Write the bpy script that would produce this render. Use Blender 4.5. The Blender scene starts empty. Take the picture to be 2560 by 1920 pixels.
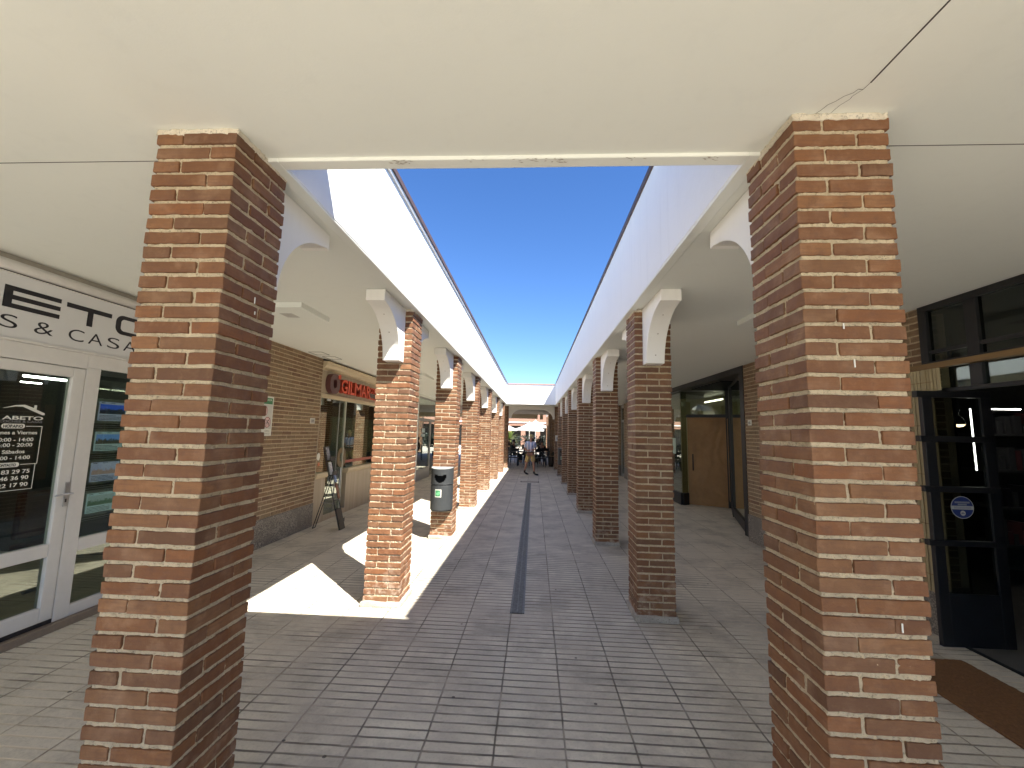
import bpy, math, random
from mathutils import Vector, Matrix, noise

# ---------------------------------------------------------------- camera, sky, sun, exposure
sc = bpy.context.scene
COL = sc.collection
FPX, PITCH, YAW, ROLL, CAMH = 1050.46, .1147, .0544, .0228, 1.7528
F = Vector((-math.sin(YAW)*math.cos(PITCH), math.cos(YAW)*math.cos(PITCH), math.sin(PITCH)))
R0 = Vector((math.cos(YAW), math.sin(YAW), 0)); U0 = R0.cross(F)
RT = math.cos(ROLL)*R0 + math.sin(ROLL)*U0; UP = -math.sin(ROLL)*R0 + math.cos(ROLL)*U0
cd = bpy.data.cameras.new("camera"); cam = bpy.data.objects.new("camera", cd); COL.objects.link(cam)
M = Matrix((RT, UP, -F)).transposed().to_4x4(); M.translation = Vector((0, 0, CAMH))
cam.matrix_world = M
cd.sensor_width = 36; cd.lens = FPX/2560*36; cd.clip_start = .05; cd.clip_end = 1000
sc.camera = cam
SUND = Vector((-.53, .555, -1.)).normalized()          # the way the sunlight travels
w = bpy.data.worlds.new("World"); sc.world = w; w.use_nodes = True
nt = w.node_tree; bg = nt.nodes['Background']
sky = nt.nodes.new('ShaderNodeTexSky'); sky.sky_type = 'NISHITA'; sky.sun_disc = False
sky.sun_elevation = math.asin(-SUND.z); sky.sun_rotation = math.atan2(-SUND.x, -SUND.y)
sky.altitude = 700; sky.air_density = 1.0; sky.dust_density = .0; sky.ozone_density = 4.5
hs_ = nt.nodes.new('ShaderNodeHueSaturation'); hs_.inputs['Saturation'].default_value = 1.18; hs_.inputs['Value'].default_value = .87; hs_.inputs['Hue'].default_value = .508
nt.links.new(sky.outputs[0], hs_.inputs['Color']); nt.links.new(hs_.outputs[0], bg.inputs[0]); bg.inputs[1].default_value = .068
sl = bpy.data.lights.new("sun", 'SUN'); sl.energy = 4.0; sl.angle = math.radians(.53); sl.color = (1, .95, .87)
so = bpy.data.objects.new("sun", sl); COL.objects.link(so); so.location = (6, -6, 12)
so.rotation_euler = SUND.to_track_quat('-Z', 'Y').to_euler()
sc.view_settings.view_transform = 'Standard'; sc.view_settings.look = 'None'
sc.view_settings.exposure = 2.1; sc.view_settings.gamma = 1; sc.view_settings.use_curve_mapping = False
sc.render.engine = 'CYCLES'
sc.cycles.max_bounces = 10; sc.cycles.diffuse_bounces = 7; sc.cycles.glossy_bounces = 5
sc.cycles.transparent_max_bounces = 12; sc.cycles.sample_clamp_indirect = 6
try: sc.cycles.use_denoising = True
except Exception: pass

H = 3.045
XL, XR = -1.310, 1.011
FL, FR = -1.255, .955          # fascia faces
YN, YF = 1.906, 19.03          # near and far edge of the open strip
PW = .365
YLS = [1.628, 4.325, 7.028, 9.705, 12.56, 15.49, 18.3]
YRS = [1.602, 4.280, 6.995, 9.713, 12.49, 15.06, 17.78]
rng = random.Random(7)

# ---------------------------------------------------------------- materials
def mat(name):
    m = bpy.data.materials.new(name); m.use_nodes = True
    return m, m.node_tree, m.node_tree.nodes['Principled BSDF']
def N(nt, t, **k):
    n = nt.nodes.new(t)
    for a, b in k.items(): setattr(n, a, b)
    return n
def noi(nt, scale, detail=4, vec=None, rough=.6):
    n = N(nt, 'ShaderNodeTexNoise'); n.inputs['Scale'].default_value = scale; n.inputs['Detail'].default_value = detail
    n.inputs['Roughness'].default_value = rough
    if vec is None:
        tc = N(nt, 'ShaderNodeTexCoord'); vec = tc.outputs['Object']
    nt.links.new(vec, n.inputs['Vector']); return n.outputs['Fac']
def ramp(nt, f, p0, p1, c0=(0, 0, 0, 1), c1=(1, 1, 1, 1)):
    r = N(nt, 'ShaderNodeValToRGB'); e = r.color_ramp.elements
    e[0].position = p0; e[1].position = p1; e[0].color = c0; e[1].color = c1
    nt.links.new(f, r.inputs[0]); return r.outputs[0]
def mixc(nt, f, a, b, mode='MIX'):
    n = N(nt, 'ShaderNodeMix', data_type='RGBA', blend_type=mode)
    for s, v in ((0, f), (6, a), (7, b)):
        if isinstance(v, (int, float)): n.inputs[s].default_value = v
        elif isinstance(v, tuple): n.inputs[s].default_value = v if len(v) == 4 else (*v, 1)
        else: nt.links.new(v, n.inputs[s])
    return n.outputs[2]
def mth(nt, op, a, b=0., c=None):
    n = N(nt, 'ShaderNodeMath', operation=op)
    for i, v in enumerate((a, b, c)):
        if v is None: continue
        if isinstance(v, (int, float)): n.inputs[i].default_value = v
        else: nt.links.new(v, n.inputs[i])
    return n.outputs[0]
def bump(nt, p, h, strength=.3, dist=.01):
    b = N(nt, 'ShaderNodeBump'); b.inputs['Strength'].default_value = strength; b.inputs['Distance'].default_value = dist
    nt.links.new(h, b.inputs['Height']); nt.links.new(b.outputs[0], p.inputs['Normal'])
def simple(name, col, rough=.6, metal=0., var=.12, scale=9, bmp=.0, spec=.5):
    m, nt, p = mat(name)
    c2 = tuple(x*(1-var) for x in col); c1 = tuple(min(1, x*(1+var*.5)) for x in col)
    f = noi(nt, scale)
    nt.links.new(mixc(nt, ramp(nt, f, .3, .7), c2, c1), p.inputs['Base Color'])
    p.inputs['Roughness'].default_value = rough; p.inputs['Metallic'].default_value = metal
    p.inputs['Specular IOR Level'].default_value = spec
    if bmp: bump(nt, p, noi(nt, scale*12, 5), bmp, .004)
    return m
def emis(name, col, s):
    m, nt, p = mat(name); p.inputs['Base Color'].default_value = (*col, 1)
    p.inputs['Emission Color'].default_value = (*col, 1); p.inputs['Emission Strength'].default_value = s
    return m

def brick_mat(name, tint=(1, 1, 1), dirt=.35):
    m, nt, p = mat(name)
    at = N(nt, 'ShaderNodeAttribute', attribute_name='bc')
    tc = N(nt, 'ShaderNodeTexCoord'); oi = N(nt, 'ShaderNodeObjectInfo'); va = N(nt, 'ShaderNodeVectorMath', operation='ADD'); cx_ = N(nt, 'ShaderNodeCombineXYZ'); nt.links.new(mth(nt, 'MULTIPLY', oi.outputs['Random'], 37.), cx_.inputs[0]); nt.links.new(mth(nt, 'MULTIPLY', oi.outputs['Random'], 23.), cx_.inputs[1]); nt.links.new(tc.outputs['Object'], va.inputs[0]); nt.links.new(cx_.outputs[0], va.inputs[1]); ob = va.outputs[0]
    c = mixc(nt, 1., at.outputs['Color'], (tint[0]*.82, tint[1]*.84, tint[2]*.78, 1), 'MULTIPLY')
    fq = noi(nt, 16, 7, ob, .72); c = mixc(nt, mth(nt, 'MULTIPLY', ramp(nt, fq, .54, .68), .28), c, (.33, .195, .11)); c = mixc(nt, mth(nt, 'MULTIPLY', ramp(nt, fq, .34, .46, (1, 1, 1, 1), (0, 0, 0, 1)), .5), c, (.10, .045, .025))
    f1 = noi(nt, 7, 6, ob); f2 = noi(nt, 38, 6, ob, .7)
    c = mixc(nt, mth(nt, 'MULTIPLY', ramp(nt, f1, .5, .72), dirt), c, (.42, .27, .17))
    mp = N(nt, 'ShaderNodeMapping'); mp.inputs['Scale'].default_value = (6, 6, 70); nt.links.new(ob, mp.inputs[0])
    f3 = noi(nt, 1.5, 5, mp.outputs[0])
    c = mixc(nt, mth(nt, 'MULTIPLY', ramp(nt, f3, .45, .7), .45), c, (.12, .05, .03))
    c = mixc(nt, mth(nt, 'MULTIPLY', ramp(nt, f2, .25, .5, (1, 1, 1, 1), (0, 0, 0, 1)), .35), c, (.12, .06, .04))
    # pale lime bloom low on the shaft and patches of it higher up
    sep = N(nt, 'ShaderNodeSeparateXYZ'); nt.links.new(ob, sep.inputs[0])
    low = mth(nt, 'SUBTRACT', 1., mth(nt, 'MULTIPLY', sep.outputs[2], 1.9)); low = mth(nt, 'MAXIMUM', low, .0)
    f4 = noi(nt, 11, 5, ob)
    c = mixc(nt, mth(nt, 'MULTIPLY', ramp(nt, f4, .5, .62), mth(nt, 'MULTIPLY', low, .6)), c, (.52, .42, .33))
    nt.links.new(c, p.inputs['Base Color'])
    p.inputs['Roughness'].default_value = .72
    h = mth(nt, 'ADD', noi(nt, 160, 4, ob), mth(nt, 'MULTIPLY', f2, .8)); bump(nt, p, h, .45, .0025)
    return m
def mortar_mat(name, a, b):
    m, nt, p = mat(name); tc = N(nt, 'ShaderNodeTexCoord'); ob = tc.outputs['Object']
    f = noi(nt, 12, 5, ob); g = noi(nt, 95, 5, ob, .75)
    c = mixc(nt, ramp(nt, f, .35, .65), b, a)
    c = mixc(nt, ramp(nt, g, .34, .46, (.85, .85, .85, 1), (0, 0, 0, 1)), c, tuple(x*.33 for x in a))
    nt.links.new(c, p.inputs['Base Color']); p.inputs['Roughness'].default_value = .95
    bump(nt, p, g, .9, .006); return m
def plaster_mat(name, col, stain=.10, big=1.2, bs=.22):
    m, nt, p = mat(name); tc = N(nt, 'ShaderNodeTexCoord'); ob = tc.outputs['Object']
    f = noi(nt, big, 4, ob); g = noi(nt, 9, 5, ob); h = noi(nt, 130, 3, ob)
    c = mixc(nt, mth(nt, 'MULTIPLY', ramp(nt, f, .35, .7), stain), col, tuple(x*.72 for x in col))
    mp = N(nt, 'ShaderNodeMapping'); mp.inputs['Scale'].default_value = (5, 5, .5); nt.links.new(ob, mp.inputs[0])
    s = noi(nt, 2.2, 5, mp.outputs[0])
    c = mixc(nt, mth(nt, 'MULTIPLY', ramp(nt, s, .55, .8), stain*1.6), c, tuple(x*.6 for x in col))
    nt.links.new(c, p.inputs['Base Color']); p.inputs['Roughness'].default_value = .85
    bump(nt, p, mth(nt, 'ADD', mth(nt, 'MULTIPLY', g, 2.5), mth(nt, 'MULTIPLY', h, .5)), bs, .006); return m

def floor_mat():
    m, nt, p = mat('paving slabs'); geo = N(nt, 'ShaderNodeNewGeometry'); pos = geo.outputs['Position']
    sep = N(nt, 'ShaderNodeSeparateXYZ'); nt.links.new(pos, sep.inputs[0]); x, y = sep.outputs[0], sep.outputs[1]
    wob = mth(nt, 'MULTIPLY', mth(nt, 'SUBTRACT', noi(nt, 7, 3, pos), .5), .010)
    TX, TY, RB = .397, .395, .079
    xs = mth(nt, 'DIVIDE', mth(nt, 'SUBTRACT', mth(nt, 'ADD', x, wob), .205), TX)
    ys = mth(nt, 'DIVIDE', mth(nt, 'SUBTRACT', mth(nt, 'ADD', y, wob), 2.502), TY)
    yr = mth(nt, 'DIVIDE', mth(nt, 'SUBTRACT', mth(nt, 'ADD', y, wob), 2.502), RB)
    def line(v, per, hw):      # 1 in the groove, 0 on the slab
        d = mth(nt, 'MULTIPLY', mth(nt, 'ABSOLUTE', mth(nt, 'SUBTRACT', mth(nt, 'FRACT', mth(nt, 'ADD', v, .5)), .5)), per)
        return mth(nt, 'SUBTRACT', 1., mth(nt, 'SMOOTHSTEP' if False else 'MULTIPLY', mth(nt, 'MINIMUM', d, hw*1.6), 1/(hw*1.6)))
    gx = line(xs, TX, .0048); gr = line(yr, RB, .0058); gy = line(ys, TY, .0045)
    cell = N(nt, 'ShaderNodeCombineXYZ'); nt.links.new(mth(nt, 'FLOOR', xs), cell.inputs[0]); nt.links.new(mth(nt, 'FLOOR', ys), cell.inputs[1])
    wn = N(nt, 'ShaderNodeTexWhiteNoise', noise_dimensions='2D'); nt.links.new(cell.outputs[0], wn.inputs['Vector'])
    # ribs filled in patches: large noise switches them between dark, faint and sand filled
    big = noi(nt, .9, 3, pos); mid = noi(nt, 3.1, 5, pos); fine = noi(nt, 60, 6, pos, .75); grit = noi(nt, 260, 2, pos)
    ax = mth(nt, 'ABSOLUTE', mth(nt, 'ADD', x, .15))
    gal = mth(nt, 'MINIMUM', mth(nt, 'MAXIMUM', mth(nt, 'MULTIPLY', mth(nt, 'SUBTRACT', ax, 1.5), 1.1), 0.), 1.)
    base = mixc(nt, wn.outputs[0], (.61, .57, .49), (.72, .675, .58))
    base = mixc(nt, ramp(nt, mid, .35, .72), base, (.46, .42, .37))
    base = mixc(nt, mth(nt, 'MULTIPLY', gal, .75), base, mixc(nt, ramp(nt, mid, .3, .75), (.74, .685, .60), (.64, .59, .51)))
    base = mixc(nt, mth(nt, 'MULTIPLY', ramp(nt, fine, .50, .70), .34), base, (.22, .195, .17))
    base = mixc(nt, mth(nt, 'MULTIPLY', ramp(nt, noi(nt, 1.7, 6, pos, .7), .48, .64), .50), base, (.23, .205, .18))
    far_fill = mth(nt, 'MINIMUM', mth(nt, 'MAXIMUM', mth(nt, 'MULTIPLY', mth(nt, 'SUBTRACT', y, 6.5), .04), 0.), .16)  # raises the groove fill with distance along the walkway
    base = mixc(nt, mth(nt, 'MULTIPLY', ramp(nt, grit, .5, .8), .20), base, (.62, .58, .52))
    dark = mixc(nt, gal, (.095, .08, .065), (.19, .155, .12))  # shadow inside the grooves is painted as this dark colour, deepest mid-walkway
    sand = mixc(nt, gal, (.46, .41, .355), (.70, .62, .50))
    fillm = ramp(nt, mth(nt, 'ADD', mth(nt, 'MULTIPLY', big, .6), mth(nt, 'ADD', mth(nt, 'MULTIPLY', mid, .4), mth(nt, 'ADD', far_fill, mth(nt, 'MULTIPLY', gal, .06)))), .47, .60)
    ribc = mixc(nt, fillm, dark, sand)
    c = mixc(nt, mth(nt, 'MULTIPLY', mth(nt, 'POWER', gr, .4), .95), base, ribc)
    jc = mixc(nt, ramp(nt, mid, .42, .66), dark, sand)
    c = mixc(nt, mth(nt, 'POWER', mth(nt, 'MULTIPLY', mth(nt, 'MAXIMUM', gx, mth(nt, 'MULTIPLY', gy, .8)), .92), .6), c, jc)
    vo = N(nt, 'ShaderNodeTexVoronoi'); vo.inputs['Scale'].default_value = 3.1; nt.links.new(pos, vo.inputs['Vector'])
    c = mixc(nt, ramp(nt, mth(nt, 'ADD', vo.outputs['Distance'], mth(nt, 'MULTIPLY', fine, .03)), .048, .055, (.8, .8, .8, 1), (0, 0, 0, 1)), c, (.05, .045, .045))
    c = mixc(nt, 1., c, (1., .985, .93), 'MULTIPLY')
    nt.links.new(c, p.inputs['Base Color']); p.inputs['Roughness'].default_value = .62
    p.inputs['Specular IOR Level'].default_value = .35
    h = mth(nt, 'SUBTRACT', mth(nt, 'MULTIPLY', fine, .25), mth(nt, 'MAXIMUM', mth(nt, 'MULTIPLY', gr, mth(nt, 'SUBTRACT', 1., mth(nt, 'MULTIPLY', fillm, .7))), gx))
    bump(nt, p, h, .8, .006); return m
def glass_mat(name, tint=(.8, .86, .82), refl=1.9):
    m = bpy.data.materials.new(name); m.use_nodes = True; nt = m.node_tree
    nt.nodes.remove(nt.nodes['Principled BSDF']); out = nt.nodes['Material Output']
    t = N(nt, 'ShaderNodeBsdfTransparent'); t.inputs[0].default_value = (*tint, 1)
    g = N(nt, 'ShaderNodeBsdfGlossy'); g.inputs['Roughness'].default_value = .012; g.inputs[0].default_value = (.93, 1, .96, 1)
    lw = N(nt, 'ShaderNodeLayerWeight'); lw.inputs[0].default_value = .5; sch = mth(nt, 'ADD', .035, mth(nt, 'MULTIPLY', mth(nt, 'POWER', lw.outputs['Facing'], 4.5), .96))
    b = N(nt, 'ShaderNodeBump'); b.inputs['Strength'].default_value = .03; nt.links.new(noi(nt, 1.3, 2), b.inputs['Height'])
    nt.links.new(b.outputs[0], g.inputs['Normal'])
    f = mth(nt, 'MINIMUM', mth(nt, 'MULTIPLY', sch, refl), 1.)
    mx = N(nt, 'ShaderNodeMixShader'); nt.links.new(f, mx.inputs[0]); nt.links.new(t.outputs[0], mx.inputs[1]); nt.links.new(g.outputs[0], mx.inputs[2])
    nt.links.new(mx.outputs[0], out.inputs[0]); return m
def streak_mat(name, a, b, sc_=(14, 14, .8), rough=.5):
    m, nt, p = mat(name); tc = N(nt, 'ShaderNodeTexCoord'); mp = N(nt, 'ShaderNodeMapping'); mp.inputs['Scale'].default_value = sc_
    nt.links.new(tc.outputs['Object'], mp.inputs[0]); f = noi(nt, 1., 6, mp.outputs[0])
    nt.links.new(mixc(nt, ramp(nt, f, .35, .68), a, b), p.inputs['Base Color']); p.inputs['Roughness'].default_value = rough
    return m
def granite_mat():
    m, nt, p = mat('speckled granite'); tc = N(nt, 'ShaderNodeTexCoord'); ob = tc.outputs['Object']
    v = N(nt, 'ShaderNodeTexVoronoi'); v.inputs['Scale'].default_value = 85; nt.links.new(ob, v.inputs['Vector'])
    s = N(nt, 'ShaderNodeSeparateColor'); nt.links.new(v.outputs['Color'], s.inputs[0])
    c = mixc(nt, ramp(nt, s.outputs[0], .3, .8), (.13, .115, .10), (.36, .32, .27))
    c = mixc(nt, ramp(nt, noi(nt, 4, 3, ob), .4, .7), c, (.19, .165, .14))
    nt.links.new(c, p.inputs['Base Color']); p.inputs['Roughness'].default_value = .7; return m
def kraft_mat():
    m, nt, p = mat('kraft paper'); tc = N(nt, 'ShaderNodeTexCoord'); ob = tc.outputs['Object']
    f = noi(nt, 3.5, 5, ob); c = mixc(nt, ramp(nt, f, .35, .7), (.36, .205, .085), (.27, .15, .06))
    nt.links.new(c, p.inputs['Base Color']); p.inputs['Roughness'].default_value = .55
    w_ = N(nt, 'ShaderNodeTexWave'); w_.inputs['Scale'].default_value = 1.4; w_.inputs['Distortion'].default_value = 14; nt.links.new(ob, w_.inputs['Vector'])
    bump(nt, p, w_.outputs['Fac'], .35, .03); return m

MB_BRICK = brick_mat('red brick'); MB_BRICK2 = brick_mat('shop wall brick', (1.15, 1.2, 1.18), .30)
M_MORT = mortar_mat('sandy mortar', (.57, .475, .33), (.45, .37, .255)); M_MORT2 = mortar_mat('wall mortar', (.56, .44, .30), (.47, .365, .245))
M_COLLAR = mortar_mat('white paint over mortar', (.74, .68, .56), (.62, .55, .43)); M_PALE_ = simple('white drip', (.8, .8, .76), .6)
M_BASE = mortar_mat('cement footing', (.44, .40, .34), (.33, .30, .26))
M_CEIL = plaster_mat('ceiling paint', (.82, .835, .78), .05, .8, .10); M_WHITE = plaster_mat('white facade paint', (.86, .86, .85), .10)
M_WEB0 = simple('plugged screw hole', (.45, .40, .34), .9)
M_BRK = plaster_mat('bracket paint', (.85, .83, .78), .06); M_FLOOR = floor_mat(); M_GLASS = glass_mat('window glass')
M_GLASSG = glass_mat('greenish window glass', (.66, .69, .60), 2.4)
M_GLASSD = glass_mat('dim window glass', (.5, .52, .5), 1.5)
M_PVC = simple('white pvc', (.70, .68, .65), .35, var=.05); M_BLACK = simple('black steel', (.010, .010, .012), .42, var=.3)
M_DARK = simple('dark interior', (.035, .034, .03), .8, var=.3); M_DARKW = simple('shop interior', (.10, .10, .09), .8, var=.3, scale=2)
M_CAPB = simple('brown flashing', (.10, .06, .05), .5, var=.2); M_GRAN = granite_mat()
M_TRAV = streak_mat('travertine', (.50, .41, .30), (.40, .32, .22), (11, 11, .5)); M_CORN = streak_mat('travertine cornice', (.66, .54, .36), (.52, .42, .27), (.6, .6, 30))
M_WOOD = streak_mat('oak beam', (.25, .15, .055), (.17, .10, .038), (30, 1.2, 30)); M_METAL = simple('brushed metal', (.55, .55, .56), .3, .9, .06)
M_GREY = simple('grey aluminium', (.30, .29, .27), .45, .3, .08); M_BIN = simple('dark grey bin metal', (.042, .046, .048), .5, .1, .10, 14)
M_KRAFT = kraft_mat(); M_INK = simple('black lettering', (.012, .011, .016), .4, var=.1); M_SIGNW = simple('sign panel', (.68, .68, .68), .35, var=.04, scale=2)
M_VIN = simple('cream vinyl', (.72, .73, .66), .5, var=.04); M_VING = simple('grey vinyl', (.19, .19, .19), .5, var=.04)
M_OR = simple('orange acrylic', (.72, .085, .03), .35, var=.08); M_ORD = simple('dark orange return', (.30, .03, .012), .5); M_MAR = simple('maroon acrylic', (.10, .035, .035), .35, var=.1)
M_GRN = simple('green print', (.05, .22, .09), .45, var=.1); M_PALE = simple('pale print', (.74, .74, .66), .5, var=.04); M_PINK = simple('pink print', (.75, .52, .50), .5, var=.04)
M_REDR = simple('red ring', (.28, .03, .03), .5); M_BLUE = simple('blue sticker', (.012, .028, .14), .4); M_COIR = simple('coir mat fibre', (.21, .098, .035), .95, var=.28, scale=60, bmp=.7)
M_BAMB = streak_mat('beige blind', (.44, .36, .21), (.33, .26, .14), (20, 20, 1.)); M_CRACK = simple('crack shadow line', (.06, .05, .045), .9)
M_DRAIN = simple('steel channel', (.21, .21, .20), .55, .3, .3, 30); M_SLOT = simple('drain gap', (.012, .012, .012), .9)
M_BGLED = emis('led tube', (1., .98, .93), 6.); M_WARM = emis('warm bulb', (1., .72, .42), 4.)
M_STUD = simple('bench grey', (.04, .04, .04), .6); M_IVORY = simple('interior beige wall', (.46, .42, .28), .8, var=.12, scale=2)

# ---------------------------------------------------------------- mesh helpers
class MB:
    def __init__(s): s.v = []; s.f = []; s.m = []; s.c = []; s.mats = []
    def mi(s, m):
        if m not in s.mats: s.mats.append(m)
        return s.mats.index(m)
    def add(s, vs, fs, m, c=(1, 1, 1)):
        o = len(s.v); s.v += [tuple(v) for v in vs]; s.c += [c]*len(vs); k = s.mi(m)
        for f in fs: s.f.append(tuple(i+o for i in f)); s.m.append(k)
    def box(s, x0, x1, y0, y1, z0, z1, m, rot=0., piv=None):
        vs = [(x, y, z) for z in (z0, z1) for y in (y0, y1) for x in (x0, x1)]
        if rot:
            px, py = piv or ((x0+x1)/2, (y0+y1)/2); c_, s_ = math.cos(rot), math.sin(rot)
            vs = [(px+(x-px)*c_-(y-py)*s_, py+(x-px)*s_+(y-py)*c_, z) for x, y, z in vs]
        s.add(vs, [(0, 2, 3, 1), (4, 5, 7, 6), (0, 1, 5, 4), (2, 6, 7, 3), (0, 4, 6, 2), (1, 3, 7, 5)], m)
    def rbox(s, lo, hi, r, m, step=.03, amp=0., frq=20., col=(1, 1, 1), seed=0., zcut=None):
        lo, hi = Vector(lo), Vector(hi)
        def cuts(a, b):
            n = max(1, int(round((b-a-2*r)/step))); return [a]+[a+r+(b-a-2*r)*i/n for i in range(n+1)]+[b]
        ax = [cuts(lo[i], hi[i]) for i in range(3)]
        for d in range(3):
            u, w_ = (d+1) % 3, (d+2) % 3
            for side in (0, 1):
                base = len(s.v); A, B = ax[u], ax[w_]
                for b in B:
                    for a in A:
                        p = Vector((0, 0, 0)); p[d] = hi[d] if side else lo[d]; p[u] = a; p[w_] = b
                        q = Vector([min(max(p[i], lo[i]+r), hi[i]-r) for i in range(3)]); dv = p-q
                        if dv.length > 1e-9: p = q+dv.normalized()*r
                        if amp: p = p+noise.noise_vector(p*frq+Vector((seed, seed*2, 0)))*amp
                        s.v.append(tuple(p)); s.c.append(col)
                na = len(A); k = s.mi(m)
                for j in range(len(B)-1):
                    for i in range(na-1):
                        q = (base+j*na+i, base+j*na+i+1, base+(j+1)*na+i+1, base+(j+1)*na+i)
                        s.f.append(q if side else q[::-1]); s.m.append(k)
    def tube(s, pts, r, m, n=8, cap=True):
        pts = [Vector(p) for p in pts]; rr = r if isinstance(r, (list, tuple)) else [r]*len(pts); rings = []
        for i, p in enumerate(pts):
            t = (pts[min(i+1, len(pts)-1)]-pts[max(i-1, 0)]).normalized()
            a = t.cross(Vector((0, 0, 1))) if abs(t.z) < .95 else t.cross(Vector((1, 0, 0))); a.normalize(); b = t.cross(a)
            rings.append([p+(a*math.cos(2*math.pi*k/n)+b*math.sin(2*math.pi*k/n))*rr[i] for k in range(n)])
        vs = [v for q in rings for v in q]; fs = [(i*n+k, i*n+(k+1) % n, (i+1)*n+(k+1) % n, (i+1)*n+k) for i in range(len(pts)-1) for k in range(n)]
        if cap: fs += [tuple(range(n))[::-1], tuple((len(pts)-1)*n+k for k in range(n))]
        s.add(vs, fs, m)
    def prism(s, prof, d0, d1, m, fn):     # prof: outline of (a, b); fn(a, b, d) -> point
        n = len(prof); vs = [fn(a, b, d0) for a, b in prof]+[fn(a, b, d1) for a, b in prof]
        fs = [tuple(range(n)), tuple(range(2*n-1, n-1, -1))]+[(i, i+n, (i+1) % n+n, (i+1) % n) for i in range(n)]
        s.add(vs, fs, m)
    def lathe(s, prof, c, m, n=20):
        vs = [(c[0]+r*math.cos(2*math.pi*k/n), c[1]+r*math.sin(2*math.pi*k/n), c[2]+z) for r, z in prof for k in range(n)]
        fs = [(i*n+k, i*n+(k+1) % n, (i+1)*n+(k+1) % n, (i+1)*n+k) for i in range(len(prof)-1) for k in range(n)]
        s.add(vs, fs, m)
    def mesh(s, name, smooth=False):
        me = bpy.data.meshes.new(name); me.from_pydata(s.v, [], s.f)
        for m in s.mats: me.materials.append(m)
        me.polygons.foreach_set('material_index', s.m)
        if smooth: me.polygons.foreach_set('use_smooth', [True]*len(s.f))
        if any(c != (1, 1, 1) for c in s.c[:50000:7]):
            a = me.color_attributes.new('bc', 'FLOAT_COLOR', 'POINT'); a.data.foreach_set('color', [x for c in s.c for x in (*c, 1.)])
        me.update(); return me
def link(o, parent=None):
    COL.objects.link(o)
    if parent is not None:
        o.parent = parent
        o.matrix_parent_inverse = Matrix.Translation(-parent.location) if parent.rotation_euler.z == 0 else parent.matrix_basis.inverted()
    return o
def tag(o, label=None, cat=None, group=None, kind=None):
    if label: o['label'] = label
    if cat: o['category'] = cat
    if group: o['group'] = group
    if kind: o['kind'] = kind
    return o
def build(name, mb, parent=None, smooth=False, bevel=0):
    o = link(bpy.data.objects.new(name, mb.mesh(name, smooth)), parent)
    if bevel:
        b = o.modifiers.new('bevel', 'BEVEL'); b.width = bevel; b.segments = 2; b.limit_method = 'ANGLE'
    return o
def thing(name, label, cat, loc=(0, 0, 0), group=None):
    o = bpy.data.objects.new(name, None); o.empty_display_size = .1; COL.objects.link(o); o.location = loc
    return tag(o, label, cat, group)
def boxpart(name, dims, m, parent=None, bevel=0):
    mb = MB()
    for d in (dims if isinstance(dims[0], (tuple, list)) else [dims]): mb.box(*d, m)
    return build(name, mb, parent, bevel=bevel)
def pieces(name, mb, parent):
    n = 8
    for i in range(0, len(mb.v), n):
        q = MB(); k = mb.m[i//n*6]; q.add(mb.v[i:i+n], [tuple(x-i for x in f) for f in mb.f[i//n*6:i//n*6+6]], mb.mats[k]); build(name, q, parent)
def copy_tree(o, parent=None, loc=None):
    c = o.copy(); COL.objects.link(c); c.parent = parent
    if loc is not None: c.location = loc
    for ch in list(o.children): copy_tree(ch, c)
    return c
# lettering: flat text turned to mesh. side 'L' faces +x, 'R' faces -x, 'F' faces -y (towards the camera)
def text_mesh(name, s, size, m, side, x, y, z, sx=1., ext=.002, align='LEFT', parent=None, bold=0., width=None, spacing=1., mback=None, yaw=0):
    cu = bpy.data.curves.new(name, 'FONT'); cu.body = s; cu.size = size; cu.extrude = ext; cu.align_x = align; cu.offset = bold; cu.space_character = spacing
    to = bpy.data.objects.new(name, cu); COL.objects.link(to); bpy.context.view_layer.update()
    me = bpy.data.meshes.new_from_object(to.evaluated_get(bpy.context.evaluated_depsgraph_get())); COL.objects.unlink(to)
    bpy.data.objects.remove(to); bpy.data.curves.remove(cu)
    if width and len(me.vertices):
        xs = [v.co.x for v in me.vertices]; k = width/(max(xs)-min(xs)); sx = k
        if align == 'LEFT':
            for v in me.vertices: v.co.x -= min(xs)
    for v in me.vertices:
        a, b, d = v.co.x*sx, v.co.y, v.co.z
        if side == 'L': v.co = (x+d, y+a, z+b)
        elif side == 'R': v.co = (x-d, y-a, z+b)
        else: v.co = (x+a, y-d, z+b)
    me.materials.clear(); me.materials.append(m)
    if mback:
        me.materials.append(mback)
        for p in me.polygons:
            if abs(p.normal.x if side != 'F' else p.normal.y) < .5: p.material_index = 1
    return link(bpy.data.objects.new(name, me), parent)

# ---------------------------------------------------------------- ground
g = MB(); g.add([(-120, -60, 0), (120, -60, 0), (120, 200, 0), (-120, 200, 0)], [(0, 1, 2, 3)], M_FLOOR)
tag(build('ground', g), kind='structure')

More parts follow.
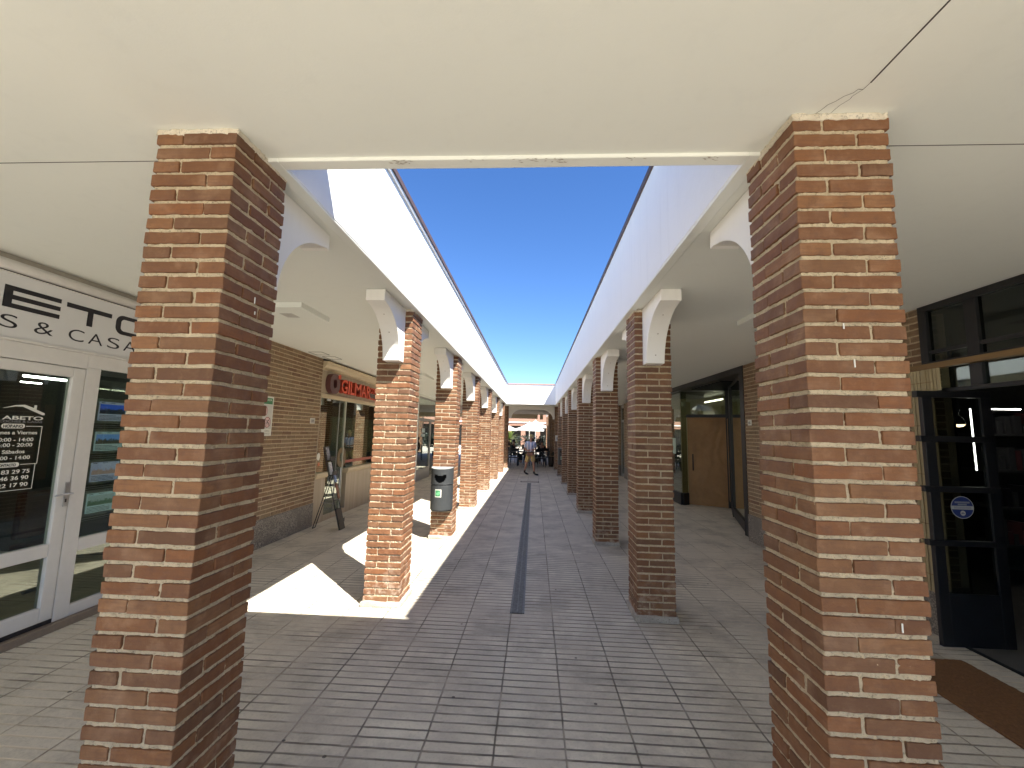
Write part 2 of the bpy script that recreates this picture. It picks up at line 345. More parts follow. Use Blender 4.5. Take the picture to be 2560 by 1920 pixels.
# ---------------------------------------------------------------- arcade roof
rf = thing('arcade_roof', 'white painted flat roof round the long open strip of sky, resting on both rows of brick pillars', 'roof', (0, 10, H))
XO, YB, YE = 9., -1.9, 30.2  # YB: unseen rear roof edge, placed for sunlit floor bounce onto the ceiling
cl = MB()
for (x0, x1, y0, y1) in ((-XO, FL-.03, YB, 21.), (FR+.03, XO, YB, 21.), (FL-.03, FR+.03, YB, YN-.03), (FL-.03, FR+.03, YF+.03, 21.)): cl.box(x0, x1, y0, y1, H, H+.25, M_CEIL)
cl.box(-XO, XO, 21.002, YE, H, H+.25, simple('shade toned far ceiling', (.42, .34, .26), .8))  # far ceiling colour darkened to stand in for the deeper shade there
build('ceiling', cl, rf)
def fascia(name, x0, x1, y0, y1, ztop, label=None):
    o = boxpart(name, (x0, x1, y0, y1, H-.001, ztop), M_WHITE, rf)
    if label: o['label'] = label
    return o
fascia('fascia', FL-.029, FL, YN, YF, 3.90, 'sunlit white fascia along the left side of the open strip')
fascia('fascia', FR, FR+.029, YN, YF, 3.97, 'shaded white fascia along the right side of the open strip')
fascia('fascia', FL-.029, FR+.029, YN-.029, YN, 3.95, 'near edge of the roof over the camera')
fascia('fascia', FL-.029, FR+.029, YF, YF+.029, 3.93, 'far white fascia closing the open strip')
fascia('fascia', -XO, XO, YB-.2, YB, 3.9); fascia('fascia', -XO, XO, YE, YE+.2, 3.6)  # rear fascia lies out of view, its position shaped by the bounce light
lp = MB(); LW = .074
for b in ((FL-LW, FL-.003, YN-LW, YF+LW), (FR+.003, FR+LW, YN-LW, YF+LW), (FL-.003, FR+.003, YN-LW, YN-.003), (FL-.003, FR+.003, YF+.003, YF+LW)):
    lp.rbox((b[0], b[1] and b[2], H-.017), (b[1], b[3], H+.004), .005, M_CEIL, .25, .0022, 3.)
build('drip_lip', lp, rf)
cp = MB()
cp.box(FL-.28, FL+.02, YN-.02, YF-.0, 3.905, 3.935, M_WHITE); cp.box(FL-.26, FL+.035, YN, YF-.0, 3.937, 3.985, M_CAPB)
cp.box(FR-.018, FR+.26, YN, YF, 3.972, 4.02, M_CAPB); cp.box(FL-.3, FR+.3, YN-.26, YN-.022, 3.952, 3.985, M_CAPB); cp.box(FL+.04, FR-.02, YF-.03, YF+.25, 3.932, 3.975, simple('pale terracotta flashing', (.42, .24, .19), .6))
build('coping', cp, rf)
dk = MB()
for (x0, x1, y0, y1) in ((-XO, FL-.03, YB, YE), (FR+.03, XO, YB, YE), (FL-.03, FR+.03, YB, YN-.03), (FL-.03, FR+.03, YF+.03, YE)): dk.box(x0, x1, y0, y1, 3.5, 3.6, M_BASE)
build('roof_deck', dk, rf)
build('expansion_joint', (lambda m_: (m_.box(FL-.0, FL+.006, 12.80, 12.86, H+.01, 3.9, M_WHITE), m_)[1])(MB()), rf)
jt = MB()
jt.box(-4.05, -1.69, 1.8395, 1.8435, H-.0012, H+.001, M_CRACK); jt.box(1.39, 3.7, 1.8, 1.8035, H-.0012, H+.001, M_CRACK)
jt.box(1.198, 1.2028, -3., 1.455, H-.0018, H+.001, M_CRACK)
def crack(pts, wd):
    for (a, b), (c_, d) in zip(pts, pts[1:]):
        v = Vector((c_-a, d-b)); n_ = Vector((-v.y, v.x)).normalized()*wd/2
        jt.add([(a-n_.x, b-n_.y, H-.0014), (a+n_.x, b+n_.y, H-.0014), (c_+n_.x, d+n_.y, H-.0014), (c_-n_.x, d-n_.y, H-.0014)], [(0, 1, 2, 3)], M_CRACK)
crack([(1.2, 1.45), (1.196, 1.485), (1.178, 1.483), (1.172, 1.50), (1.15, 1.515), (1.135, 1.54), (1.118, 1.556), (1.11, 1.585), (1.10, 1.602)], .0022)
crack([(1.196, 1.485), (1.18, 1.515), (1.182, 1.53), (1.165, 1.56), (1.158, 1.60)], .0018)
crack([(2.0, 1.80), (2.4, 1.802), (3.0, 1.799)], .002)
build('ceiling_joint', jt, rf)
wb = MB(); rw = random.Random(3); M_WEB = simple('dirty cobweb', (.26, .18, .12), .95, var=.4, scale=200)
for cx_, n_ in ((-.655, 26), (.09, 20), (-.05, 10), (.80, 12), (-.3, 5), (.45, 5)):
    for _ in range(n_):
        x_ = cx_+rw.gauss(0, .028); y_ = YN-LW+rw.uniform(-.004, .03); a_ = rw.uniform(-.6, .6); l_ = rw.uniform(.004, .016); t_ = rw.uniform(.0006, .002); z_ = H-.0195+rw.uniform(-.0012, .0012)
        dx, dy = math.cos(a_)*l_, math.sin(a_)*l_*.5
        wb.add([(x_-dx, y_-dy, z_), (x_+t_, y_-t_, z_), (x_+dx, y_+dy, z_), (x_-t_, y_+t_, z_)], [(0, 1, 2, 3)], M_WEB)
tag(build('cobweb', wb, rf), kind='stuff')
ar = MB(); op = [(-1.252, 3.04), (-1.252, 2.44), (-1.13, 2.44)]+[(-1.13+.50*(1-math.cos(t)), 2.44+.44*math.sin(t)) for t in [i/14*math.pi/2 for i in range(1, 15)]]
op += [(.91-.50*(1-math.cos(t)), 2.44+.44*math.sin(t)) for t in [i/14*math.pi/2 for i in range(14, 0, -1)]]+[(.91, 2.44), (.998, 2.44), (.998, 3.04)]
ar.prism(op, 20.62, 20.86, M_BRK, lambda a, b_, d: (a, d, b_)); ao = build('arch', ar, rf, bevel=.004)
import bmesh
bq = bmesh.new(); bq.from_mesh(ao.data); bmesh.ops.recalc_face_normals(bq, faces=bq.faces); bq.to_mesh(ao.data); bq.free()
# far cross beams of the roof
fb = MB(); fb.box(-8, .25, 29.7, 29.9, 2.74, H-.004, M_CORN); fb.box(.4, .62, 29.4, 29.9, 2.70, H-.004, M_CORN); build('downstand_beam', fb, rf)

# ---------------------------------------------------------------- brick pillars
PAL = [(.225, .094, .040), (.205, .086, .038), (.235, .098, .040), (.19, .078, .035), (.22, .104, .050), (.195, .09, .045), (.26, .118, .052), (.16, .072, .036), (.20, .079, .033), (.23, .088, .034)]
def bcol(r, pal=PAL):
    c = pal[int(r.random()**1.25*len(pal)) % len(pal)]; k = r.uniform(.88, 1.12); return tuple(min(1, x*k) for x in c)
NC, Z0 = 46, .052; CH = (H-.006-Z0)/NC; BH = CH-.0160
def pillar_shaft(seed, near):
    """45 odd courses of one stretcher and one header to each face, laid as a pinwheel; local origin at the centre of the base"""
    r = random.Random(seed); mb = MB(); h = PW/2; a = .240; b = .115; step = .022 if near else .2
    for k in range(NC):
        z = Z0+k*CH+r.uniform(-.0012, .0012); flip = k % 2
        rects = [(-h, -h+a, -h, -h+b), (h-b, h, -h, -h+a), (h-a, h, h-b, h), (-h, -h+b, h-a, h)]
        if flip: rects = [(-x1, -x0, y0, y1) for x0, x1, y0, y1 in rects]
        for x0, x1, y0, y1 in rects:
            j = [r.uniform(-.0036, .0036) for _ in range(4)]; rr = .0035 if near else .005
            mb.rbox((x0+j[0], y0+j[1], z+r.uniform(-.001, .001)), (x1+j[2], y1+j[3], z+BH+r.uniform(-.0015, .0015)), rr, MB_BRICK, step,
                    .0026 if near else .0022, 26, bcol(r), seed)
    q = h-.0078
    if near:
        mb.rbox((-h-.003, -h-.003, H-.030), (h+.003, h+.003, H-.001), .004, M_COLLAR, .016, .007, 50, (1, 1, 1), seed+9)
        for (a_, b_, c_, d_) in {11: ((1, .02, 2.32, .03), (1, .028, 2.27, .015)), 23: ((0, -.045, 2.165, .022), (0, -.015, 2.02, .03), (0, .08, 1.1, .03))}.get(seed, ()):
            if a_ == 0: mb.box(b_, b_+.004, -h-.005, -h-.0015, c_, c_+d_, M_PALE_)
            else: mb.box(h+.0015, h+.005, b_, b_+.004, c_, c_+d_, M_PALE_)
    if near: mb.rbox((-q, -q, .03), (q, q, H-.002), .004, M_MORT, .0115, .0068, 62, (1, 1, 1), seed+5)
    else: mb.rbox((-q, -q, .03), (q, q, H-.002), .004, M_MORT, .06, .004, 40, (1, 1, 1), seed+5)
    return mb
def pillar_base(seed):
    mb = MB(); h = PW/2; mb.rbox((-h-.022, -h-.022, -.02), (h+.022, h+.022, .056), .012, M_BASE, .03, .011, 16, (1, 1, 1), seed); return mb
BL = .644
def bracket_prof():
    p = [(0, H-.003), (BL, H-.003), (BL, H-.113)]
    for i in range(1, 19):
        t = i/18*math.pi/2; p.append((BL-(BL-.135)*math.sin(t)**1.0, (H-.113)-(.585-.113)*(1-math.cos(t))))
    p[3] = (BL-.03, H-.105)
    p.append((0, H-.585)); return p
def bracket_mesh(axis, sgn, off):
    mb = MB(); prof = bracket_prof(); h = PW/2
    def fn(a, b, d):
        if axis == 'y': return (d, sgn*(h-.006+a), b)
        return (sgn*(h-.006+a), d, b)
    mb.prism(prof, off-.09, off+.09, M_BRK, fn)
    for t in (.5, .95, 1.4):
        a0 = BL-(BL-.135)*math.sin(t); b0 = (H-.113)-(.585-.113)*(1-math.cos(t)); tn = Vector((-(BL-.135)*math.cos(t), -(.585-.113)*math.sin(t))).normalized(); nn_ = Vector((-tn.y, tn.x)); nn_ = nn_ if nn_.y < 0 else -nn_
        pts = []
        for k in range(8):
            u_, v_ = .007*math.cos(k*math.pi/4), .007*math.sin(k*math.pi/4); pts.append(fn(a0+tn.x*u_+nn_.x*.002, b0+tn.y*u_+nn_.y*.002, off+v_))
        mb.add(pts, [tuple(range(8))], M_WEB0)
    me = mb.mesh('bracket'); bm_fix(me); return me
def bm_fix(me):
    import bmesh
    bm = bmesh.new(); bm.from_mesh(me); bmesh.ops.recalc_face_normals(bm, faces=bm.faces); bm.to_mesh(me); bm.free()
near_meshes = {}
farshaft = [pillar_shaft(50+i, False).mesh('shaft', False) for i in range(3)]
basem = [pillar_base(i*3.7+1).mesh('base', True) for i in range(3)]
brk = {('y', s, o): bracket_mesh('y', s, o) for s in (1, -1) for o in (.010, -.010)}
brkx = {s: bracket_mesh('x', s, 0.) for s in (1, -1)}
ORD = ['nearest', 'second', 'third', 'fourth', 'fifth', 'sixth', 'seventh']
def pillar(x, y, label, group, shaft, base, bks, rz=0):
    t = thing('brick_pillar', label, 'pillar', (x, y, 0), group)
    if rz: t.rotation_euler.z = rz
    def ch(name, me):
        o = bpy.data.objects.new(name, me); COL.objects.link(o); o.parent = t; return o
    ch('shaft', shaft); ch('base', base)
    for b in bks:
        o = ch('bracket', b); bv = o.modifiers.new('bevel', 'BEVEL'); bv.width = .006; bv.segments = 2; bv.limit_method = 'ANGLE'; bv.angle_limit = .6
        if rz: o.rotation_euler.z = -rz
    return t
extra_l = ['its inner faces in shade, beside the white door with opening hours', 'sunlit, just behind the near shadow edge', 'sunlit, carrying the dark grey litter bin',
           'sunlit, next behind the litter bin pillar', 'sunlit', 'sunlit', 'last sunlit one before the far opening']
extra_r = ['beside the black framed shopfront', 'in shade, in front of the papered shop door', 'in shade', 'in shade', 'in shade', 'in shade', 'with a dark litter box on its front']
for i, (yl, yr) in enumerate(zip(YLS, YRS)):
    if i == 0:
        pillar(XL-PW/2, yl+PW/2, 'nearest brick pillar on the left, cut off by the bottom of the photo', 'brick pillars of the left row',
               pillar_shaft(11, True).mesh('shaft'), basem[0], [brk[('y', 1, .010)]])
        pillar(XR+PW/2, yr+PW/2, 'nearest brick pillar on the right, beside the black framed shopfront', 'brick pillars of the right row',
               pillar_shaft(23, True).mesh('shaft'), basem[1], [brk[('y', 1, -.010)]])
    else:
        sh = pillar_shaft(31+i, True).mesh('shaft') if i == 1 else farshaft[i % 3]
        pillar(XL-PW/2, yl+PW/2, f'{ORD[i]} brick pillar of the left row, {extra_l[i]}', 'brick pillars of the left row', sh, basem[i % 3], [brk[('y', -1, .010)], brk[('y', 1, .010)]])
        sh2 = pillar_shaft(41+i, True).mesh('shaft') if i == 1 else farshaft[(i+1) % 3]
        pillar(XR+PW/2, yr+PW/2, f'{ORD[i]} brick pillar of the right row, {extra_r[i]}', 'brick pillars of the right row', sh2, basem[(i+1) % 3], [brk[('y', -1, -.010)], brk[('y', 1, -.010)]])
pillar(-1.435, 20.75, 'dark shaded brick pillar on the left of the far arched opening', 'pillars of the far opening', farshaft[0], basem[0], [])
pillar(1.18, 20.70, 'dark shaded brick pillar on the right of the far opening, with a white notice on it', 'pillars of the far opening', farshaft[1], basem[1], [])
for k, yy in enumerate((23.5, 26.1, 28.7, 31.3, 33.9)):
    pillar(1.15, yy, f'{["first", "second", "third", "fourth", "fifth"][k]} brick pillar beyond the far arch on its right side', 'pillars beyond the far arch', farshaft[k % 3], basem[k % 3], [])

# ---------------------------------------------------------------- litter bins
def litter_bin(x, y, label):
    t = thing('litter_bin', label, 'litter bin', (x, y, .45), 'litter bins fixed to pillars')
    W2, DP = .1825, .20
    def outline(sc_=1., n=18):
        return [(-W2*sc_*math.cos(math.pi*k/n), -DP*sc_*math.sin(math.pi*k/n)**.75-0.0) for k in range(n+1)]
    def shell(mb, z0, z1, s_, m, top=False, slope=0.):
        o = outline(s_); n = len(o); vs = []
        for a, b in o: vs.append((x+a, y+b, z0))
        for a, b in o: vs.append((x+a, y+b, z1+slope*(-b/DP)))
        fs = [(i, i+1, i+1+n, i+n) for i in range(n-1)]+[(n-1, 0, n, 2*n-1), tuple(range(n))[::-1], tuple(range(n, 2*n))]
        mb.add(vs, fs, m)
    b = MB(); shell(b, .485, .875, 1., M_BIN); shell(b, .465, .487, .9, M_BIN); build('body', b, t, bevel=.004)
    r = MB(); shell(r, .872, .893, .965, M_BLACK); shell(r, .892, .905, 1.02, M_BIN); build('rim', r, t, bevel=.003)
    # hood with the smile shaped opening cut through its curved front
    hd = MB(); o = outline(1., 40); n = len(o); rows = 16; zb, zt = .905, 1.165; idx = {}
    def top(a, b_): return zt-.03*(-b_/DP)
    def inside(a, z):
        u = (a-.0)/.098; 
        return abs(u) < 1 and z < 1.052-.012*(1-u*u) and z > 1.05-.128*math.sqrt(max(0, 1-abs(u)**2.2))
    vs = []; 
    for j in range(rows+1):
        for a, b_ in o: vs.append((x+a, y+b_, zb+(top(a, b_)-zb)*j/rows))
    fs = []; hole = []
    for j in range(rows):
        for i in range(n-1):
            q = (j*n+i, j*n+i+1, (j+1)*n+i+1, (j+1)*n+i); cx = sum(vs[k][0] for k in q)/4-x; cz = sum(vs[k][2] for k in q)/4
            (hole if inside(cx, cz) else fs).append(q)
    hd.add(vs, fs, M_BIN); hd.add([vs[rows*n+i] for i in range(n)], [tuple(range(n))], simple('bin lid', (.30, .31, .30), .5, .2) if 'bin lid' not in bpy.data.materials else bpy.data.materials['bin lid'])
    hd.box(x-W2, x+W2, y-.004, y, zb, zt, M_BIN)
    build('hood', hd, t)
    s = MB(); s.box(x-.15, x+.15, y-.10, y-.02, .92, 1.10, M_SLOT); build('opening', s, t)
    # sticker curved on the body
    st = MB(); oo = [(a, b_) for a, b_ in outline(1.006, 60) if -.082 < a < .03]
    for (a0, b0), (a1, b1) in zip(oo, oo[1:]): st.add([(x+a0, y+b0, .695), (x+a1, y+b1, .695), (x+a1, y+b1, .815), (x+a0, y+b0, .815)], [(0, 1, 2, 3)], M_PALE)
    oo = [(a, b_) for a, b_ in outline(1.012, 90) if -.07 < a < .018]
    for (a0, b0), (a1, b1) in zip(oo, oo[1:]): st.add([(x+a0, y+b0, .706), (x+a1, y+b1, .706), (x+a1, y+b1, .804), (x+a0, y+b0, .804)], [(0, 1, 2, 3)], M_GRN)
    oo = outline(1.02, 120)
    leafm = simple('light green print', (.14, .42, .2), .5) if 'light green print' not in bpy.data.materials else bpy.data.materials['light green print']
    for (a0, b0), (a1, b1) in zip(oo, oo[1:]):
        u = (a0+.026)/.036
        if abs(u) < 1: st.add([(x+a0, y+b0, .755-.03*(1-u*u)+.01*u), (x+a1, y+b1, .755-.03*(1-u*u)+.01*u), (x+a1, y+b1, .765+.028*(1-u*u)*max(0, u+.4)), (x+a0, y+b0, .765+.028*(1-u*u)*max(0, u+.4))], [(0, 1, 2, 3)], leafm)
    build('sticker', st, t)
    return t
litter_bin(-1.495, 7.022, 'dark grey half round litter bin with green sticker on a sunlit left pillar')
litter_bin(1.19, 17.77, 'small distant litter bin in shade on the right row of pillars')

# ---------------------------------------------------------------- drain, manhole, mats
dr = thing('floor_drain', 'long narrow steel channel drain with grating down the middle of the walkway', 'drain', (-.14, 9.6, 0))
b = MB(); b.box(-.205, -.185, 4.32, 15.0, .001, .010, M_METAL if False else M_DRAIN); b.box(-.085, -.065, 4.32, 15.0, .001, .010, M_DRAIN); build('frame', b, dr)
b = MB(); b.box(-.185, -.085, 4.32, 15., .0008, .0025, M_SLOT); build('channel', b, dr)
b = MB(); yy = 4.33
while yy < 15.: b.box(-.183, -.087, yy, yy+.012, .003, .0085, M_DRAIN); yy += .022
b.box(-.139, -.131, 4.33, 15., .004, .0088, M_DRAIN)
build('grating', b, dr)
mh = thing('access_cover', 'small rectangular paving cover across the walkway at the far end of the drain', 'cover', (-.1, 15.5, 0))
boxpart('plate', (-.42, .18, 15.33, 15.58, .002, .006), M_BASE, mh)
boxpart('frame_gap', [(-.45, -.42, 15.3, 15.61, .001, .005), (.18, .21, 15.3, 15.61, .001, .005), (-.42, .18, 15.30, 15.33, .001, .005), (-.42, .18, 15.58, 15.61, .001, .005)], M_SLOT, mh)
mt = MB(); mt.rbox((2.853, 1.6, .0), (3.468, 3.80, .018), .006, M_COIR, .02, .004, 60); mo = build('doormat', mt)
tag(mo, 'long brown coir doormat in front of the black shopfront', 'doormat')

# ---------------------------------------------------------------- brick walls with granite plinths
PAL2 = [(.27, .175, .108), (.25, .158, .095), (.28, .185, .115), (.235, .135, .08), (.26, .15, .086), (.19, .10, .062), (.30, .205, .13)]
def brick_wall(label, xf, sgn, y0, y1, zg, seed, detail=True, name='brick_wall', thick=.24):
    """face at x = xf, looking along sgn"""
    t = thing(name, label, 'wall', (xf, (y0+y1)/2, 0)); r = random.Random(seed); mb = MB()
    xb = xf-sgn*thick; lo, hi = min(xf, xb), max(xf, xb); CHw = .0655; n = int((H-zg)/CHw)+1; c_ = (H-.003-zg)/n
    for k in range(n):
        z = zg+k*c_+.006; y = y0-(.125 if k % 2 else 0)
        while y < y1-.02:
            a, b_ = max(y, y0), min(y+.24, y1)
            if b_-a > .03:
                x0, x1 = (xf-.07, xf) if sgn > 0 else (xf, xf+.07)
                j = r.uniform(-.002, .002)
                mb.rbox((x0+j, a, z), (x1+j, b_, z+c_-.015), .004, MB_BRICK2, .06 if detail else .3, .002, 26, bcol(r, PAL2), seed)
            y += .25
        # ends
        if detail:
            for ye in (y0, y1):
                d = .06; a, b_ = (ye, ye+d) if ye == y0 else (ye-d, ye)
                mb.rbox((lo+.08 if sgn > 0 else lo+.075, a, z), (hi-.075 if sgn > 0 else hi-.08, b_, z+c_-.012), .004, MB_BRICK2, .1, .002, 26, bcol(r, PAL2), seed)
    build('brickwork', mb, t)
    m2 = MB(); m2.rbox((lo+.005, y0+.005, zg-.05), (hi-.005, y1-.005, H-.002), .003, M_MORT2, .04 if detail else .3, .003, 50); build('mortar', m2, t)
    boxpart('granite_plinth', (lo-.0 if sgn > 0 else lo-.012, hi+.012 if sgn > 0 else hi, y0-.0, y1+.0, 0, zg), M_GRAN, t, .004)
    return t
brick_wall('tan brick wall with grey granite plinth between the white shopfront and the orange lettered shop', -3.955, 1, 5.35, 7.57, .41, 3)
brick_wall('shaded brick wall with plate 15 between the black shopfront and the papered shop', 3.72, -1, 4.185, 7.66, .45, 5)
brick_wall('distant brick wall on the left beyond the orange lettered shop', -3.955, 1, 11.7, 13.9, .41, 8, False)
brick_wall('distant brick wall on the left up to the far courtyard', -3.955, 1, 18.5, 21.5, .41, 9, False)
brick_wall('distant brick wall on the right beyond the papered shop', 3.72, -1, 13.6, 17.72, .45, 10, False)
brick_wall('distant brick wall on the right up to the cafe', 3.72, -1, 18.72, 29.5, .45, 12, False)

# ---------------------------------------------------------------- white estate shopfront (left)
XS = -4.05
es = thing('estate_shopfront', 'white framed shopfront with ETO lettering and opening hours on its glass door', 'shopfront', (XS, 2.8, 0))
def ybox(y0, y1, z0, z1, x0=XS-.06, x1=XS): return (x0, x1, y0, y1, z0, z1)
boxpart('step', (XS-.12, XS+.045, .2, 5.35, .0, .062), M_TRAV if False else simple('brown sill stone', (.24, .19, .145), .6, scale=20), es, .004)
boxpart('frame', [ybox(3.563, 3.688, .064, 2.25), ybox(3.688, 5.35, .064, .16), ybox(3.688, 5.35, .614, .724), ybox(3.563, 5.35, 2.2505, 2.372), ybox(.2, 3.563, 2.238, 2.372), ybox(5.25, 5.35, .16, .614),
                  ybox(5.25, 5.35, .724, 2.25), ybox(1.9, 2.55, .064, 2.238), ybox(.2, .3, .064, 2.238), ybox(.3, 1.9, .064, .16), ybox(.3, 1.9, .614, .724)], M_PVC, es, .006)
dr_ = boxpart('door', [ybox(3.456, 3.556, .10, 2.232), ybox(2.56, 2.66, .10, 2.232), ybox(2.66, 3.456, .10, .222), ybox(2.66, 3.456, .627, .735), ybox(2.66, 3.456, 2.147, 2.232)], M_PVC, es, .008)
boxpart('threshold_gap', ybox(2.56, 3.56, .066, .098, XS-.05, XS-.004), M_INK, dr_)
hb = MB(); hb.box(XS, XS+.008, 3.512, 3.546, 1.03, 1.235, M_METAL); hb.tube([(XS+.006, 3.53, 1.14), (XS+.055, 3.53, 1.14)], .010, M_METAL); hb.tube([(XS+.055, 3.54, 1.14), (XS+.055, 3.40, 1.135)], .009, M_METAL)
hb.box(XS+.008, XS+.010, 3.521, 3.535, 1.065, 1.095, M_INK); build('handle', hb, dr_, bevel=.002)
gl = MB()
gl.box(XS-.035, XS-.031, 2.66, 3.456, .222, .627, M_GLASSG); gl.box(XS-.035, XS-.031, 2.66, 3.456, .735, 2.147, M_GLASS); pieces('door_glass', gl, dr_)
gl = MB(); gl.box(XS-.035, XS-.031, 3.688, 5.25, .16, .614, M_GLASSG); gl.box(XS-.035, XS-.031, 3.688, 5.25, .724, 2.25, M_GLASS); gl.box(XS-.035, XS-.031, .3, 1.9, .16, .614, M_GLASSG); gl.box(XS-.035, XS-.031, .3, 1.9, .724, 2.238, M_GLASS)
pieces('window_glass', gl, es)
boxpart('sign_panel', ybox(.2, 5.35, 2.392, 2.89, XS-.05, XS-.008), M_SIGNW, es)
boxpart('sign_frame', [ybox(.2, 5.35, 2.372, 2.392, XS-.05, XS+.012), ybox(.2, 5.35, 2.8905, 2.8985, XS-.05, XS+.0)], M_PVC, es, .004)
boxpart('sign_gap', ybox(.2, 5.35, 2.8985, 2.9065, XS-.05, XS-.008), M_INK, es)
rb = MB(); pr_ = [(0, 2.907)]+[(.02+.05*math.sin(t), 2.95-.043*math.cos(t)) for t in [i/10*math.pi*.9 for i in range(11)]]+[(0, 2.998)]
rb.prism([(a, b_) for a, b_ in pr_], .2, 5.35, M_PVC, lambda a, b_, d: (XS-.03+a, d, b_)); build('roller_box', rb, es, True)
boxpart('top_strip', ybox(.2, 5.35, 2.9985, 3.043, XS-.1, XS-.035), simple('dull cream trim', (.40, .37, .31), .7), es)
# ETO drawn from bars and a rounded O; A and B before them lie outside the photo
lt = MB(); X1 = XS-.0075; 
def bar(mb, y0, y1, z0, z1, m=M_INK, x0=None, x1=None): mb.box(X1 if x0 is None else x0, X1+.0025 if x1 is None else x1, y0, y1, z0, z1, m)
bar(lt, 2.90, 2.955, 2.624, 2.796)
for z0, z1 in ((2.76, 2.796), (2.692, 2.728), (2.624, 2.660)): bar(lt, 2.955, 3.288, z0, z1)
bar(lt, 3.333, 3.722, 2.749, 2.783+.006); bar(lt, 3.508, 3.556, 2.622, 2.749)
def ring(mb, cy, cz, hy, hz, r, t, m, x0, x1, n=8):
    def rr(hy, hz, r):
        o = []
        for (sy, sz, a0) in ((1, 1, 0), (-1, 1, 90), (-1, -1, 180), (1, -1, 270)):
            for k in range(n+1):
                a = math.radians(a0+90*k/n); o.append((cy+sy*(hy-r)+r*math.cos(a), cz+sz*(hz-r)+r*math.sin(a)))
        return o
    A, B = rr(hy, hz, r), rr(hy-t[0], hz-t[1], max(.002, r-min(t))); N_ = len(A)
    vs = [(x1, a, b_) for a, b_ in A]+[(x1, a, b_) for a, b_ in B]+[(x0, a, b_) for a, b_ in A]+[(x0, a, b_) for a, b_ in B]
    fs = []
    for i in range(N_):
        j = (i+1) % N_; fs += [(i, j, j+N_, i+N_), (i+2*N_, j+2*N_, j, i), (i+N_, j+N_, j+3*N_, i+3*N_)]
    mb.add(vs, fs, m)
ring(lt, 3.965, 2.712, .197, .094, .07, (.05, .036), M_INK, X1, X1+.0025)
build('lettering', lt, es)
for s_, y0, wd in (('S', 2.903, .11), ('&', 3.126, .135), ('C', 3.378, .126), ('A', 3.541, .128), ('S', 3.713, .116), ('A', 3.871, .128), ('S', 4.04, .116)):
    text_mesh('lettering', s_, .150, M_INK, 'L', X1, y0, 2.467, width=wd, ext=.001, parent=es, bold=-.0012)
# vinyl print on the door glass
vx = XS-.029
vn = MB()
def vb(y0, y1, z0, z1, m=M_VIN): vn.box(vx, vx+.0008, y0, y1, z0, z1, m)
vn.prism([(3.02, 1.852), (3.10, 1.878), (3.16, 1.885), (3.225, 1.862), (3.225, 1.885), (3.243, 1.885), (3.243, 1.850), (3.305, 1.822), (3.305, 1.806), (3.29, 1.806), (3.15, 1.868), (3.10, 1.868), (3.03, 1.852)], vx, vx+.0008, M_VIN, lambda a, b_, d: (d, a, b_))
for k in range(9): vn.prism([(2.975-.012-.0045*k, 1.875-.0165*k), (2.975+.012+.0045*k, 1.875-.0165*k), (2.975, 1.905-.0165*k)], vx, vx+.0008, M_VIN, lambda a, b_, d: (d, a, b_))
vb(3.19, 3.302, 1.711, 1.716); vb(3.298, 3.303, 1.41, 1.711); vb(2.85, 3.02, 1.711, 1.716); vb(3.19, 3.298, 1.409, 1.414); vb(3.287, 3.292, 1.215, 1.409); vb(2.85, 3.29, 1.210, 1.215)
def pill(y0, y1, z0, z1):
    c = (z0+z1)/2; r = (z1-z0)/2; o = [(y1-r+r*math.cos(t), c+r*math.sin(t)) for t in [(-.5+i/8)*math.pi for i in range(9)]]+[(y0+r+r*math.cos(t), c+r*math.sin(t)) for t in [(.5+i/8)*math.pi for i in range(9)]]
    vn.prism(o, vx, vx+.0008, M_VIN, lambda a, b_, d: (d, a, b_))
pill(3.03, 3.182, 1.695, 1.733); pill(3.03, 3.182, 1.393, 1.430)
build('vinyl_print', vn, dr_)
for s_, sz, yr_, z_, wd, m_, bo in (('ABETO', .040, 3.298, 1.765, .272, M_VIN, .001), ('COCHES & CASAS', .024, 3.296, 1.742, .285, M_VING, .0005), ('HORARIO', .032, 3.168, 1.702, .126, M_INK, .0012), ('unes a Viernes', .040, 3.272, 1.650, .262, M_VIN, .0008),
                              ('10:00 - 14:00', .040, 3.252, 1.594, .242, M_VIN, .0006), ('16:00 - 20:00', .040, 3.250, 1.552, .242, M_VIN, .0006), ('Sábados', .040, 3.205, 1.500, .145, M_VIN, .0008), ('10:00 - 14:00', .040, 3.246, 1.452, .242, M_VIN, .0006),
                              ('CONTACTO', .028, 3.160, 1.401, .122, M_INK, .0011), ('0 83 29 75', .043, 3.258, 1.342, .225, M_VIN, .0008), ('9 46 36 90', .043, 3.256, 1.292, .225, M_VIN, .0008), ('622 17 90', .043, 3.258, 1.238, .222, M_VIN, .0008)):
    text_mesh('vinyl_print', s_, sz, m_, 'L', vx+.001, yr_-wd, z_, width=wd, ext=.0003, parent=dr_, bold=bo)
# closed dark interior
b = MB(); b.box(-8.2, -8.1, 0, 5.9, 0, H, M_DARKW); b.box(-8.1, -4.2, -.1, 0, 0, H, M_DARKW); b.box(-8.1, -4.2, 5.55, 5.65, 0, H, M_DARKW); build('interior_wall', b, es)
bk = simple('white plaster wall', (.62, .58, .52), .8)
ww = boxpart('wall', [(-4.3, -4.0, YB, .2, 0, H), (-4.3, -4.12, 5.35, 5.36, 0, H)], bk); tag(ww, 'plain plastered wall behind the viewer on the left of the white shopfront', 'wall')
for k, (p0, p1) in enumerate((((-6, 4.59, 2.285), (-6, 5.09, 2.285)), ((-6.3, 4.80, 2.235), (-6.3, 5.02, 2.235)))):
    tb = MB(); tb.tube([p0, p1], .014 if k == 0 else .008, M_BGLED); o = build('tube_light', tb)
    tag(o, ['bright long tube light inside the white shopfront, above the door print', 'thin short tube light inside the white shopfront, just under the brighter one'][k], 'light')
